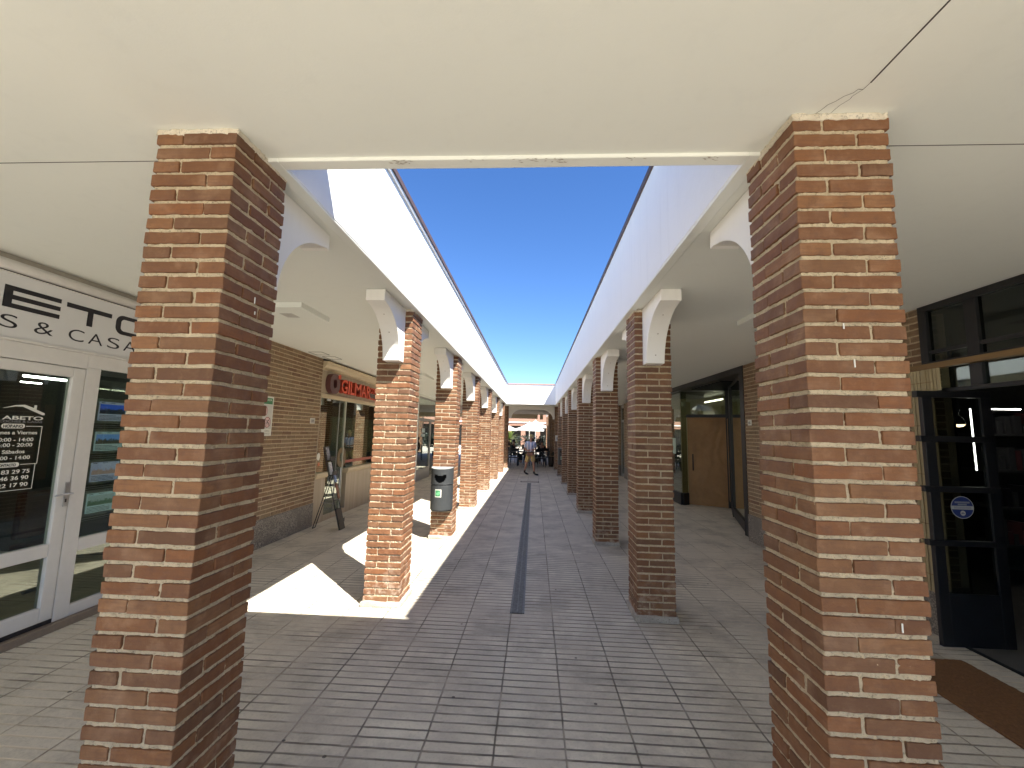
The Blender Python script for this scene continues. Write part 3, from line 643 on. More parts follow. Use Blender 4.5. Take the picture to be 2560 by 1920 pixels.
# office chair seen dimly through the door
oc = thing('office_chair', 'dark red chair seen dimly through the glass door of the white shopfront', 'chair', (-5.1, 4.4, 0))
red = simple('dark red cloth', (.05, .008, .006), .8)
boxpart('backrest', (-5.3, -5.24, 4.15, 4.62, .55, 1.02), red, oc, .02); boxpart('seat', (-5.3, -4.85, 4.15, 4.62, .42, .5), red, oc, .02)
b = MB(); b.tube([(-5.07, 4.38, .42), (-5.07, 4.38, .08)], .025, M_BLACK); b.tube([(-5.3, 4.38, .05), (-4.84, 4.38, .05)], .02, M_BLACK); b.tube([(-5.07, 4.15, .05), (-5.07, 4.61, .05)], .02, M_BLACK); build('pedestal', b, oc)
# backlit property sheets
pics = [('deep blue sky over dark hills', (.03, .10, .55), (.02, .03, .05), (.50, .58, .85)), ('dark car under a blue canopy', (.12, .25, .55), (.06, .06, .05), (.55, .76, .80)), ('reddish ground and pale sky', (.30, .33, .48), (.33, .22, .20), (.50, .58, .90)), ('green trees round a grey street', (.25, .32, .33), (.06, .12, .07), (.52, .78, .82))]
for k, (dsc, c1, c2, shc) in enumerate(pics):
    zt = 1.985-.287*k; zb = zt-.235; t = thing('property_display', f'backlit sheet showing {dsc}, {["topmost", "second", "third", "lowest"][k]} in the white shopfront window', 'display', (XS-.06, 3.9, zb), 'backlit property sheets in the window')
    xx = XS-.075
    boxpart('holder', (xx-.012, xx, 3.74, 4.08, zb, zt), simple(f'holder grey {k}', (.16, .17, .16), .3), t, .003)
    sh = emis(f'backlit paper {k}', tuple(.45*x+.1 for x in shc), .07)
    f = MB(); f.box(xx+.001, xx+.0022, 3.775, 4.045, zb+.026, zt-.028, sh)
    for j in range(4): f.box(xx+.0024, xx+.003, 3.79, 4.0-.05*(j == 3), zb+.036+.0125*j, zb+.040+.0125*j, M_INK)
    f.box(xx+.0024, xx+.003, 3.795, 3.83, zt-.042, zt-.036, M_INK); f.box(xx+.0024, xx+.003, 3.88, 3.93, zt-.040, zt-.036, M_INK)
    build('sheet', f, t)
    pm, pnt, pp = mat(f'printed photo {k}'); tc = N(pnt, 'ShaderNodeTexCoord'); s3 = N(pnt, 'ShaderNodeSeparateXYZ'); pnt.links.new(tc.outputs['Generated'], s3.inputs[0])
    e = mth(pnt, 'ADD', s3.outputs[2], mth(pnt, 'MULTIPLY', mth(pnt, 'SUBTRACT', noi(pnt, 30, 5), .5), .9))
    cc = mixc(pnt, ramp(pnt, e, .38, .55), c2, c1); pnt.links.new(cc, pp.inputs['Base Color']); pnt.links.new(cc, pp.inputs['Emission Color']); pp.inputs['Emission Strength'].default_value = .08
    boxpart('photo_print', (xx+.0024, xx+.003, 3.788, 4.035, zb+.092, zt-.052), pm, t)
    c2_ = MB(); c2_.tube([(xx-.005, 3.69, zb-.018), (xx-.005, 4.6, zb-.018)], .0018, M_METAL, 5); c2_.tube([(xx-.005, 3.69, zb-.036), (xx-.005, 4.6, zb-.036)], .0018, M_METAL, 5); build('hanging_rail', c2_, t)

# ---------------------------------------------------------------- travertine shop (left, orange letters)
XG = -3.97
ts = thing('travertine_shopfront', 'beige travertine shopfront with orange GILMAR letters and a glass door', 'shopfront', (XG, 9.5, 0))
boxpart('fascia_panel', [(XG-.1, XG, 7.575, 11.7, 2.40, 2.84), (XG-.08, XG+.01, 7.575, 7.60, 0.93, 2.84)], M_TRAV, ts)
cn = MB(); pr_ = [(0, 2.842), (.012, 2.842), (.012, 2.865), (.03, 2.88), (.05, 2.89), (.075, 2.925), (.09, 2.965), (.12, 2.985), (.12, 3.003), (0, 3.003)]
cn.prism(pr_, 7.58, 11.7, M_CORN, lambda a, b_, d: (XG+a, d, b_)); o = build('cornice', cn, ts); bm_fix(o.data)
boxpart('shadow_gap', (XG-.1, XG+.03, 7.58, 11.7, 3.004, 3.044), M_INK, ts)
boxpart('lintel', (XG-.06, XG+.025, 7.59, 11.7, 2.325, 2.40), M_CORN, ts, .008)
boxpart('base_wall', [(XG-.1, XG+.0, 7.575, 8.0, .0, .82), (XG-.1, XG+.0, 8.905, 11.7, .0, .82), (XG-.1, XG-.003, 8.0, 8.905, 0, .10)], M_TRAV, ts)
sm = MB()
for y0, y1 in ((7.575, 8.03), (8.875, 11.7)): sm.prism([(-.1, .822), (.02, .822), (.035, .85), (.05, .875), (.05, .92), (-.1, .92)], y0, y1, M_CORN, lambda a, b_, d: (XG+a, d, b_))
o = build('window_sill', sm, ts); bm_fix(o.data)
M_MULL = simple('pale mullion', (.42, .42, .34), .5); boxpart('post', (XG-.05, XG-.012, 8.69, 8.73, .10, 2.325), M_MULL, ts); boxpart('post', (XG-.05, XG-.012, 11.66, 11.7, .92, 2.325), M_MULL, ts)
gp = MB(); gp.box(XG-.04, XG-.035, 7.60, 8.0, .92, 2.325, M_GLASSG); gp.box(XG-.04, XG-.035, 8.73, 11.66, .92, 2.325, M_GLASSG); pieces('window_glass', gp, ts)
gd = MB(); gd.box(XG-.045, XG-.037, 8.0, 8.69, .10, 2.325, M_GLASSG); gd.box(XG-.05, XG-.03, 8.45, 8.47, .1, 2.325, M_GREY); d_ = build('door', gd, ts)
b = MB(); b.tube([(XG+.01, 8.60, .55), (XG+.01, 8.60, .95)], .012, M_METAL); b.tube([(XG-.03, 8.60, .58), (XG+.01, 8.60, .58)], .006, M_METAL); build('handle', b, d_)
boxpart('patch_fitting', (XG-.055, XG-.025, 7.93, 8.05, 2.285, 2.32), M_METAL, d_)
boxpart('red_stripe', (XG-.033, XG-.032, 8.76, 11.66, 1.03, 1.09), simple('brick red stripe', (.36, .09, .055), .5), ts)
b = MB(); b.box(-6.2, -6.1, 7.6, 11.7, 0, H, M_DARKW); b.box(-6.1, -4.2, 11.7, 11.8, 0, H, M_DARKW); b.box(-6.1, -4.2, 7.5, 7.6, 0, H, M_DARKW); b.box(-4.35, -4.3, 8.80, 11.6, .1, 2.0, simple('grey green screen', (.34, .40, .35), .7)); build('interior_wall', b, ts)
# the ring logo on the door glass
lg = MB(); ring(lg, 8.67, 1.16, .185, .20, .16, (.10, .11), simple('old gold ring', (.16, .11, .05), .4), XG-.028, XG-.018, 10); build('ring_logo', lg, ts)
b = MB(); b.lathe([(0.001, 0), (.07, .0)], (0, 0, 0), M_PALE, 16)
disc = MB(); disc.add([(XG-.033, 7.74+.06*math.cos(t), 1.22+.07*math.sin(t)) for t in [i/16*2*math.pi for i in range(16)]], [tuple(range(16))], M_PALE); disc.box(XG-.034, XG-.033, 7.74, 7.80, 1.05, 1.11, simple('orange notice', (.6, .2, .1), .5)); build('door_sticker', disc, ts)
# raised sign
sg = thing('ring_logo_sign', 'raised maroon ring with an orange dot, left of the orange GILMAR letters', 'sign', (XG, 7.95, 2.6))
rg = MB(); ring(rg, 7.93, 2.612, .20, .192, .17, (.125, .105), M_MAR, XG+.004, XG+.10, 10); build('ring', rg, sg)
dt = MB(); dt.add([(x_, 8.09+.05*math.cos(t), 2.765+.046*math.sin(t)) for x_ in (XG+.10, XG+.112) for t in [i/20*2*math.pi for i in range(20)]], [tuple(range(20, 40)), tuple(range(20))[::-1]]+[(i, (i+1) % 20, 20+(i+1) % 20, 20+i) for i in range(20)], M_OR); build('dot', dt, sg)
sg2 = thing('orange_letter_sign', 'raised orange GILMAR letters on the beige shop fascia', 'sign', (XG, 9, 2.6))
for s_, y0, wd in (('G', 8.215, .27), ('I', 8.525, .07), ('L', 8.635, .19), ('M', 8.845, .33), ('A', 9.20, .27), ('R', 9.49, .25)):
    text_mesh('letter', s_, .385, M_OR, 'L', XG+.05, y0, 2.475, width=wd, ext=.045, parent=sg2, bold=.006, mback=M_ORD)
for s_, y0, wd in (('C', 9.80, .12), ('O', 9.94, .14), ('N', 10.1, .13)): text_mesh('letter', s_, .18, M_OR, 'L', XG+.03, y0, 2.61, width=wd, ext=.025, parent=sg2, bold=.003, mback=M_ORD)
boxpart('grey_plate', (XG+.002, XG+.05, 9.79, 10.9, 2.52, 2.585), simple('grey letter plate', (.14, .10, .09), .5), sg2); boxpart('orange_rule', (XG+.002, XG+.04, 9.75, 10.9, 2.465, 2.49), M_OR, sg2)

# brochure rack
rk = thing('brochure_rack', 'black wire folding brochure rack on the floor in front of the travertine shop door', 'rack', (-3.6, 7.4, 0))
XP = lambda t: -3.325+(-3.71+3.325)*t
fr = MB()
for y_ in (7.32, 7.52): fr.tube([(XP(0), y_, .006), (XP(1), y_, 1.43)], .008, M_BLACK, 6)
for z_ in (.5, .93, 1.2, 1.42): t_ = z_/1.43; fr.tube([(XP(t_), 7.32, z_), (XP(t_), 7.52, z_)], .006, M_BLACK, 6)
build('front_frame', fr, rk)
fr = MB()
for y_ in (7.40, 7.49): fr.tube([(-3.84, y_, .006), (-3.575, y_, .92)], .007, M_BLACK, 6)
fr.tube([(-3.84, 7.40, .008), (-3.84, 7.49, .008)], .007, M_BLACK, 6); fr.tube([(-3.72, 7.40, .45), (-3.44, 7.34, .45)], .006, M_GREY, 6); fr.tube([(-3.70, 7.49, .50), (-3.43, 7.5, .50)], .006, M_GREY, 6); build('rear_legs', fr, rk)
tr = MB()
for z_, d in ((1.18, .13), (.93, .11), (.12, .05)):
    tr = MB(); t_ = z_/1.43; x_ = XP(t_); tr.box(x_+.0, x_+d*.55, 7.325, 7.515, z_, z_+.012, M_BLACK); tr.box(x_+d*.55, x_+d*.6, 7.325, 7.515, z_, z_+.07, M_BLACK); build('tray', tr, rk)
tr = MB(); tr.prism([(XP(.0), .01), (XP(.25)+.0, .36), (XP(.25)+.018, .36), (XP(0)+.018, .01)], 7.325, 7.515, M_BLACK, lambda a, b_, d: (a, d, b_)); build('lower_panel', tr, rk)
def mag(y0, y1, z0, lean, m, label, hgt=.30):
    t_ = z0/1.43; x_ = XP(t_)+.02; mb = MB(); dx = (XP(1)-XP(0))/1.43*hgt
    mb.prism([(x_, z0), (x_+.018, z0), (x_+.018+dx, z0+hgt), (x_+dx, z0+hgt)], y0, y1, m, lambda a, b_, d: (a, d, b_)); o = build('magazine', mb); bm_fix(o.data)
    tag(o, label, 'magazine', 'magazines on the wire rack')
mag(7.335, 7.43, 1.192, 0, simple('glossy magazine cover', (.25, .24, .25), .25, var=.6, scale=25), 'dark glossy magazine in the top tray of the wire rack', .22)
mag(7.335, 7.43, .943, 0, simple('white magazine cover', (.66, .66, .68), .3, var=.5, scale=30), 'white magazine standing in the middle tray of the wire rack', .21)
mag(7.45, 7.51, .80, 0, simple('blue magazine cover', (.20, .27, .45), .4, var=.3, scale=30), 'pale blue leaflet low on the wire rack', .12)
mag(7.44, 7.51, .52, 0, simple('brown magazine cover', (.20, .10, .07), .3, var=.5, scale=30), 'reddish brown brochure under the pale blue leaflet on the wire rack', .26)

# ---------------------------------------------------------------- signs on the walls
def plate(name, label, side, x, y0, y1, z0, z1, m=M_PALE, cat='sign', th=.006):
    t = thing(name, label, cat, (x, (y0+y1)/2, z0)); d = th if side == 'L' else -th
    boxpart('plate', (min(x, x+d), max(x, x+d), y0, y1, z0, z1), m, t, .001); return t, x+d
px = -3.95
t, xs = plate('rules_sign', 'white sign with a green heading and red ringed prohibition pictograms on the left brick wall', 'L', px, 5.78, 6.162, 1.62, 2.203)
boxpart('green_heading', (xs+.0005, xs+.0012, 5.80, 6.138, 2.088, 2.18), M_GRN, t); text_mesh('lettering', 'PRIVADA', .045, M_PALE, 'L', xs+.002, 5.90, 2.135, ext=.0003, parent=t, width=.22)
boxpart('grey_panel', (xs+.0005, xs+.001, 5.80, 6.142, 1.722, 2.076), simple('light grey print', (.60, .58, .54), .5), t)
b = MB()
def disc_(cy, cz, r, m, x0, n=24): b.add([(x0, cy+r*math.cos(2*math.pi*i/n), cz+r*math.sin(2*math.pi*i/n)) for i in range(n)], [tuple(range(n))], m)
for cy, cz in ((6.045, 1.82), (5.955, 1.985)): disc_(cy, cz, .078, M_REDR, xs+.0015); disc_(cy, cz, .069, M_PINK, xs+.002)
def stroke(p, q, wd, m=M_INK, x0=xs+.003):
    v = Vector((q[0]-p[0], q[1]-p[1])); n_ = Vector((-v.y, v.x)).normalized()*wd/2
    b.add([(x0, p[0]-n_.x, p[1]-n_.y), (x0, q[0]-n_.x, q[1]-n_.y), (x0, q[0]+n_.x, q[1]+n_.y), (x0, p[0]+n_.x, p[1]+n_.y)], [(0, 1, 2, 3)], m)
for cy, cz in ((6.02, 1.795), (6.085, 1.795)):
    for i in range(12):
        a0, a1 = i*math.pi/6, (i+1)*math.pi/6; stroke((cy+.022*math.cos(a0), cz+.022*math.sin(a0)), (cy+.022*math.cos(a1), cz+.022*math.sin(a1)), .004)
stroke((6.02, 1.795), (6.05, 1.83), .007); stroke((6.05, 1.83), (6.085, 1.795), .007); stroke((6.04, 1.835), (6.075, 1.855), .013); stroke((6.072, 1.85), (6.095, 1.83), .006); disc_(6.083, 1.872, .009, M_INK, xs+.0035); stroke((5.99, 1.87), (6.10, 1.77), .007)
build('pictogram', b, t); text_mesh('lettering', 'COMERCIAL', .03, M_GREY, 'L', xs+.001, 6.0, 1.682, ext=.0003, parent=t, width=.11); text_mesh('lettering', 'SERVICIO', .036, M_GREY, 'L', xs+.001, 5.97, 1.640, ext=.0003, parent=t, width=.145)
t, xs = plate('number_plate', 'small white plate numbered 11 at the end of the left brick wall', 'L', px, 7.25, 7.40, 1.83, 1.925, M_PALE, 'number plate'); boxpart('rim', (xs+.0003, xs+.001, 7.262, 7.388, 1.838, 1.917), simple('plate grey', (.52, .50, .46), .5), t); text_mesh('lettering', '11', .055, M_INK, 'L', xs+.002, 7.295, 1.858, ext=.0004, parent=t, width=.055, bold=.002)
t, xs = plate('number_plate', 'small white plate numbered 15 on the shaded right brick wall', 'R', 3.714, 7.415, 7.535, 1.965, 2.06, M_PALE, 'number plate'); text_mesh('lettering', '15', .06, M_INK, 'R', xs-.001, 7.508, 1.988, ext=.0004, parent=t, width=.062, bold=.002)

# ---------------------------------------------------------------- black shopfront (right, near)
XB = 3.70
bs = thing('black_shopfront', 'black steel shopfront with a brown wooden beam and an open glazed door leaf', 'shopfront', (XB, 2.5, 0))
def rb_(y0, y1, z0, z1, x0=XB, x1=XB+.06): return (x0, x1, y0, y1, z0, z1)
boxpart('frame', [rb_(-.5, 4.18, 2.985, 3.042), rb_(-.5, 4.18, 2.478, 2.50), rb_(4.10, 4.18, 2.50, 2.985), rb_(3.645, 3.745, 2.50, 2.985), rb_(3.645, 3.745, 2.24, 2.424), rb_(2.72, 2.80, .02, 2.424), rb_(2.72, 2.80, 2.50, 2.985), rb_(1.3, 1.38, .02, 2.424), rb_(1.3, 1.38, 2.5, 2.985),
                  rb_(-.5, 4.10, 2.574, 2.606, XB+.008, XB+.052), rb_(-.5, 4.10, 2.205, 2.24, XB+.008, XB+.052), rb_(-.5, 2.72, .02, .46, XB+.01, XB+.05)], M_BLACK, bs, .003)
boxpart('wooden_beam', (XB-.05, XB+.02, -.5, 4.29, 2.426, 2.476), M_WOOD, bs, .004)
g_ = MB()
for y0, y1 in ((3.745, 4.10), (2.80, 3.645), (1.38, 2.72)):
    g_.box(XB+.03, XB+.034, y0, y1, 2.606, 2.985, M_GLASSD); g_.box(XB+.03, XB+.034, y0, y1, 2.5, 2.574, M_GLASSD); g_.box(XB+.03, XB+.034, y0, y1, 2.24, 2.424, M_GLASS)
g_.box(XB+.03, XB+.034, -.5, 2.72, .46, 2.205, M_GLASSD); pieces('window_glass', g_, bs)
bb = MB(); r = random.Random(4)
for k in range(8):
    y_ = 4.032+.033*k; bb.box(XB-.045+r.uniform(-.006, .006), XB-.034+r.uniform(-.006, .006), y_, y_+.027, .40, 2.424, M_BAMB)
for k in range(2): bb.box(XB-.045, XB-.034, 3.966+.033*k, 3.993+.033*k, 2.22, 2.424, M_BAMB)
for z_ in (.55, 1.0, 1.45, 1.9, 2.3): bb.box(XB-.052, XB-.050, 4.032, 4.29, z_, z_+.005, M_WOOD)
build('blind', bb, bs)
# open leaf
YD = 4.0; lf = boxpart('door_leaf', [(3.50, 3.585, YD-.02, YD+.02, .03, 2.21), (4.0, 4.09, YD-.02, YD+.02, .03, 2.21), (3.585, 4.0, YD-.018, YD+.018, .03, .462)]+[(3.455, 4.09, YD-.026, YD+.026, a, b_) for a, b_ in ((2.155, 2.213), (1.755, 1.808), (1.316, 1.366), (.858, .904))], M_BLACK, bs, .003)
g_ = MB()
for a, b_ in ((.462, .858), (.904, 1.316), (1.366, 1.755), (1.808, 2.155)): g_.box(3.585, 4.0, YD-.002, YD+.002, a, b_, M_GLASSD)
pieces('leaf_glass', g_, lf)
boxpart('floor_rail', (3.735, 3.765, 1.4, 4.05, .001, .012), M_BLACK, bs)
sk = MB(); 
def fdisc(mb, cx, cz, r, m, y_, n=36, sz=1.): mb.add([(cx+r*math.cos(-2*math.pi*i/n), y_, cz+sz*r*math.sin(-2*math.pi*i/n)) for i in range(n)], [tuple(range(n))], m)
M_STW = simple('sticker white', (.42, .42, .40), .5, var=.06)
y_ = YD-.0045; fdisc(sk, 3.772, 1.187, .096, M_STW, y_); fdisc(sk, 3.772, 1.187, .091, M_BLUE, y_-.0006)
sk.box(3.681, 3.863, y_-.0014, y_-.0010, 1.170, 1.200, M_STW); sk.box(3.71, 3.835, y_-.0014, y_-.001, 1.223, 1.238, simple('sticker grey text', (.20, .21, .25), .5)); sk.box(3.735, 3.81, y_-.0014, y_-.001, 1.206, 1.218, bpy.data.materials['sticker grey text'])
for zz in (1.191, 1.184, 1.177): sk.box(3.70, 3.845, y_-.002, y_-.0016, zz, zz+.0022, M_BLUE)
fdisc(sk, 3.772, 1.138, .022, M_STW, y_-.0014); sk.box(3.758, 3.785, y_-.002, y_-.0016, 1.132, 1.137, M_BLUE); sk.box(3.762, 3.779, y_-.002, y_-.0016, 1.142, 1.145, M_BLUE)
build('blue_sticker', sk, lf)
tl_ = simple('dark interior tile', (.17, .165, .15), .4)
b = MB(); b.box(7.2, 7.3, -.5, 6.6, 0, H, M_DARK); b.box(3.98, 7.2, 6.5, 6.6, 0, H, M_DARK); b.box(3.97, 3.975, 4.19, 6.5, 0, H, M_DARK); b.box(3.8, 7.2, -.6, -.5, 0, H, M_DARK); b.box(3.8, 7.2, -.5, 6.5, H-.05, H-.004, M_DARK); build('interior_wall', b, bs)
boxpart('interior_floor', (3.77, 7.2, -.5, 6.5, .002, .006), tl_, bs)
for k, (p0, p1, lab) in enumerate((((5.0, 5.096, 2.146), (5.0, 5.091, 1.446), 'thin upright white light strip inside the dark right shop'), ((5.6, 5.475, 2.172), (5.6, 5.147, 2.150), 'thin level white light strip inside the dark right shop'))):
    tb = MB(); tb.tube([p0, p1], .007, M_BGLED, 6); tag(build('light_strip', tb), lab, 'light')
tb = MB(); tb.lathe([(.001, -.028), (.03, -.022), (.052, 0), (.001, .002)], (4.80, 5.03, 1.955), M_WARM, 16); pl = thing('pendant_lamp', 'small glowing dome lamp hanging inside the dark right shop', 'lamp', (4.8, 5.03, 1.95)); build('bulb', tb, pl)
b = MB(); b.lathe([(.055, .0), (.05, .05), (.012, .10), (.008, 1.04)], (4.80, 5.03, 1.957), M_BLACK, 16); build('shade', b, pl)
# shelf with dim goods in the shop
sf = thing('wall_shelf', 'dim shelf unit at the back of the dark right shop', 'shelf', (5.9, 5.6, 0))
[boxpart('shelf_board', (5.7, 6.9, 5.6, 6.0, z_, z_+.03), M_STUD, sf) for z_ in (.5, .95, 1.4, 1.85, 2.15)]; r = random.Random(2); b = MB()
for z_ in (.53, .98, 1.43, 1.88):
    x_ = 5.72
    while x_ < 6.85: ww_ = r.uniform(.03, .09); b.box(x_, x_+ww_, 5.62, 5.8, z_, z_+r.uniform(.12, .3), r.choice([M_STUD, M_STUD, M_MAR, M_BLACK])); x_ += ww_+r.uniform(.005, .05)
tag(build('goods', b, sf), None, None, None, 'stuff')
wall_r = boxpart('wall', (3.72, 3.95, YB, -.5, 0, H), bk); tag(wall_r, 'plain plastered wall behind the viewer beyond the black shopfront', 'wall')

# ---------------------------------------------------------------- papered shop (right, number 15)
ps = thing('papered_shopfront', 'black framed empty shopfront with brown kraft paper over its recessed door', 'shopfront', (4, 10, 0))
def seg(mb, a, b_, z0, z1, th, m):
    a, b_ = Vector(a), Vector(b_); v = b_-a; n_ = Vector((-v.y, v.x)).normalized()*th/2; vs = []
    for z_ in (z0, z1): vs += [(*(a-n_), z_), (*(b_-n_), z_), (*(b_+n_), z_), (*(a+n_), z_)]
    mb.add(vs, [(3, 2, 1, 0), (4, 5, 6, 7), (0, 1, 5, 4), (1, 2, 6, 5), (2, 3, 7, 6), (3, 0, 4, 7)], m)
P0, P1, P2, P3_, P4 = (3.80, 7.84), (4.40, 9.66), (4.95, 10.954), (4.03, 11.405), (3.86, 11.30)
f = MB(); f.box(3.715, 3.80, 7.665, 7.80, 0.06, 2.93, M_BLACK); f.box(3.715, 3.86, 7.665, 13.6, 2.93, 3.042, M_BLACK); seg(f, P0, P1, .06, .24, .06, M_BLACK); seg(f, P0, P1, 2.88, 2.93, .05, M_BLACK)
seg(f, P1, (4.43, 9.75), .06, 2.93, .07, M_BLACK); seg(f, P2, (4.90, 10.86), .02, 2.93, .07, M_BLACK); seg(f, P2, P3_, 2.25, 2.33, .06, M_BLACK); seg(f, (4.865, 10.995), P2, 0.01, 2.93, .05, M_BLACK); seg(f, P3_, P4, .0, .30, .07, M_BLACK); f.box(3.81, 3.87, 11.30, 13.6, .0, .30, M_BLACK); f.box(3.82, 3.86, 13.5, 13.6, .3, 2.93, M_BLACK)
seg(f, (4.43, 9.75), (4.90, 10.86), .02, .2, .06, M_BLACK); build('frame', f, ps)
g_ = MB(); seg(g_, P0, P1, .24, 2.88, .006, M_GLASSG); seg(g_, (4.43, 9.75), (4.90, 10.86), .2, 2.93, .006, M_GLASSG); seg(g_, P2, P3_, 2.33, 2.93, .006, M_GLASSG); seg(g_, P3_, P4, .30, 2.93, .006, M_GLASSG); g_.box(3.84, 3.846, 11.30, 13.5, .30, 2.93, M_GLASSG); pieces('window_glass', g_, ps)
dd = MB(); seg(dd, (4.87, 10.985), (4.045, 11.39), .01, 2.25, .02, M_KRAFT); do = build('door', dd, ps)
v = Vector((P3_[0]-P2[0], P3_[1]-P2[1])).normalized(); nn = Vector((-v.y, v.x)); nn = nn if nn.y < 0 else -nn
hp = Vector((4.155, 11.335))+nn*.05; hh = MB(); hh.tube([(hp.x, hp.y, .88), (hp.x, hp.y, 1.30)], .016, M_BLACK, 8); hh.tube([(hp.x, hp.y, .95), (hp.x-nn.x*.05, hp.y-nn.y*.05, .95)], .008, M_BLACK, 6); hh.tube([(hp.x, hp.y, 1.23), (hp.x-nn.x*.05, hp.y-nn.y*.05, 1.23)], .008, M_BLACK, 6); build('handle', hh, do)
b = MB(); b.box(3.80, 5.2, 7.8, 13.6, 2.932, 2.95, M_BLACK); 
for k in range(9): b.box(3.9, 5.1, 9.0+.2*k, 9.04+.2*k, 2.90, 2.93, M_BLACK)
build('recess_ceiling', b, ps)
b = MB(); b.box(6.4, 6.5, 7.7, 13.6, 0, H, M_IVORY); b.box(3.95, 6.4, 13.6, 13.7, 0, H, M_IVORY); b.box(3.97, 6.4, 7.66, 7.70, 0, H, M_IVORY); build('interior_wall', b, ps)
tb = MB(); tb.tube([(5.2, 11.9, 2.80), (5.2, 13.1, 2.80)], .02, emis('white shop tube', (1, .96, .86), 3.), 8); tag(build('tube_light', tb), 'tube light inside the empty papered shop, behind its dark framed glass', 'light')
seg_k = MB(); seg(seg_k, (4.62, 10.35), (4.78, 10.72), .25, 2.2, .01, M_KRAFT); build('paper_sheet', seg_k, ps)
pp_ = MB(); pp_.box(3.836, 3.8375, 11.70, 11.95, 1.28, 1.70, simple('pale green notice', (.45, .58, .50), .5)); build('notice', pp_, ps)

# ---------------------------------------------------------------- farther shopfronts
fs_ = thing('grey_shopfront', 'distant dark glazed shopfront with grey frames on the left', 'shopfront', (-4, 16, 0))
boxpart('frame', [(-4.05, -4.0, 14.40, 14.46, 0, 2.95), (-4.05, -4.0, 14.46, 18.5, 2.90, 2.95), (-4.05, -4.0, 14.46, 18.5, 2.10, 2.19), (-4.05, -4.0, 16.1, 16.25, 0, 2.10), (-4.05, -4.0, 14.46, 16.1, 0.0, .40), (-4.05, -4.0, 18.4, 18.5, 0, 2.9)], M_GREY, fs_)
boxpart('side_panel', [(-4.1, -4.0, 13.9, 14.40, 0, H), (-4.1, -4.0, 14.4, 18.5, 2.95, H)], M_CEIL, fs_)
g_ = MB(); g_.box(-4.03, -4.026, 14.46, 18.4, 2.19, 2.90, M_GLASSG); g_.box(-4.03, -4.026, 14.46, 16.1, .40, 2.10, M_GLASSD); g_.box(-4.03, -4.026, 16.25, 18.4, .05, 2.10, M_GLASSD); pieces('window_glass', g_, fs_)
boxpart('notice', [(-4.02, -4.018, 14.98, 15.42, 1.68, 1.83), (-4.02, -4.018, 14.98, 15.42, 1.53, 1.63)], simple('blue grey notice', (.40, .50, .50), .5), fs_)
b = MB(); b.tube([(-3.97, 16.62, .62+.55*i/8) if i in (0, 8) else (-3.90, 16.62+.03*math.sin(i), .62+.55*i/8) for i in range(9)], .012, M_METAL, 6); build('handle', b, fs_)
b = MB(); b.box(-6.2, -6.1, 13.9, 18.5, 0, H, M_DARK); b.box(-6.1, -4.1, 18.5, 18.6, 0, H, M_DARK); b.box(-6.1, -4.1, 13.8, 13.9, 0, H, M_DARK); build('interior_wall', b, fs_)
gs = thing('grey_framed_door', 'distant narrow glass door with grey frame on the right wall', 'door', (3.85, 18.2, 0))
boxpart('frame', [(3.80, 3.86, 17.72, 17.84, 0, 2.98), (3.80, 3.86, 18.08, 18.16, 0, 2.3), (3.80, 3.86, 18.58, 18.72, 0, 2.98), (3.80, 3.86, 17.84, 18.58, 2.3, 2.4), (3.80, 3.86, 17.84, 18.58, 2.9, 3.04), (3.80, 3.86, 17.84, 18.58, .0, .12)], M_GREY, gs)
g_ = MB(); g_.box(3.83, 3.834, 17.84, 18.58, .12, 2.9, M_GLASSD); build('glass', g_, gs); boxpart('interior', (4.4, 4.5, 17.4, 19., 0, H), M_DARK, gs)
t, xs = plate('hanging_board', 'long white blank board on the right wall beyond the grey framed door', 'R', 3.712, 18.95, 19.35, 1.32, 2.15)
t, xs = plate('paper_notice', 'small crumpled white paper notice below the long white board', 'R', 3.712, 18.98, 19.3, .52, .98)
t = thing('pillar_notice', 'white paper notice taped on the shaded pillar right of the far opening', 'notice', (1.15, 20.5, 1.4)); boxpart('sheet', (1.03, 1.22, 20.505, 20.51, 1.38, 1.66), M_PALE, t); boxpart('print', (1.09, 1.17, 20.502, 20.504, 1.46, 1.58), M_STW, t)

# ---------------------------------------------------------------- ceiling fittings
def panel(x0, x1, y0, y1, label):
    t = thing('ceiling_light', label, 'light', ((x0+x1)/2, (y0+y1)/2, H), 'flat ceiling light panels'); boxpart('housing', (x0, x1, y0, y1, 2.985, H-.002), M_CEIL, t, .004)
    boxpart('diffuser', ((x0+x1)/2-.07, (x0+x1)/2+.07, (y0+y1)/2-.08, (y0+y1)/2+.08, 2.982, 2.9845), simple('frosted lens', (.55, .54, .50), .4) if 'frosted lens' not in bpy.data.materials else bpy.data.materials['frosted lens'], t)
panel(-3.02, -2.42, 4.10, 4.70, 'square white ceiling panel light in the left walkway nearest the camera')
panel(-3.02, -2.5, 9.3, 10.25, 'square white ceiling panel light in the left walkway by the orange lettered shop')
panel(2.24, 2.84, 4.12, 4.70, 'square white ceiling panel light in the right walkway half hidden by the near pillar')
for k, (x_, y_) in enumerate(((-3.76, 7.03), (-3.74, 7.47))):
    t = thing('ceiling_hatch', f'thin square outlined hatch in the ceiling {["nearer the camera", "right above the shop cornice"][k]}', 'hatch', (x_, y_, H)); s_ = .12
    boxpart('rim', [(x_-s_, x_+s_, y_-s_*1.2, y_-s_*1.2+.008, H-.004, H-.0005), (x_-s_, x_+s_, y_+s_*1.2-.008, y_+s_*1.2, H-.004, H-.0005), (x_-s_, x_-s_+.008, y_-s_*1.2+.008, y_+s_*1.2-.008, H-.004, H-.0005), (x_+s_-.008, x_+s_, y_-s_*1.2+.008, y_+s_*1.2-.008, H-.004, H-.0005)], M_CRACK, t)
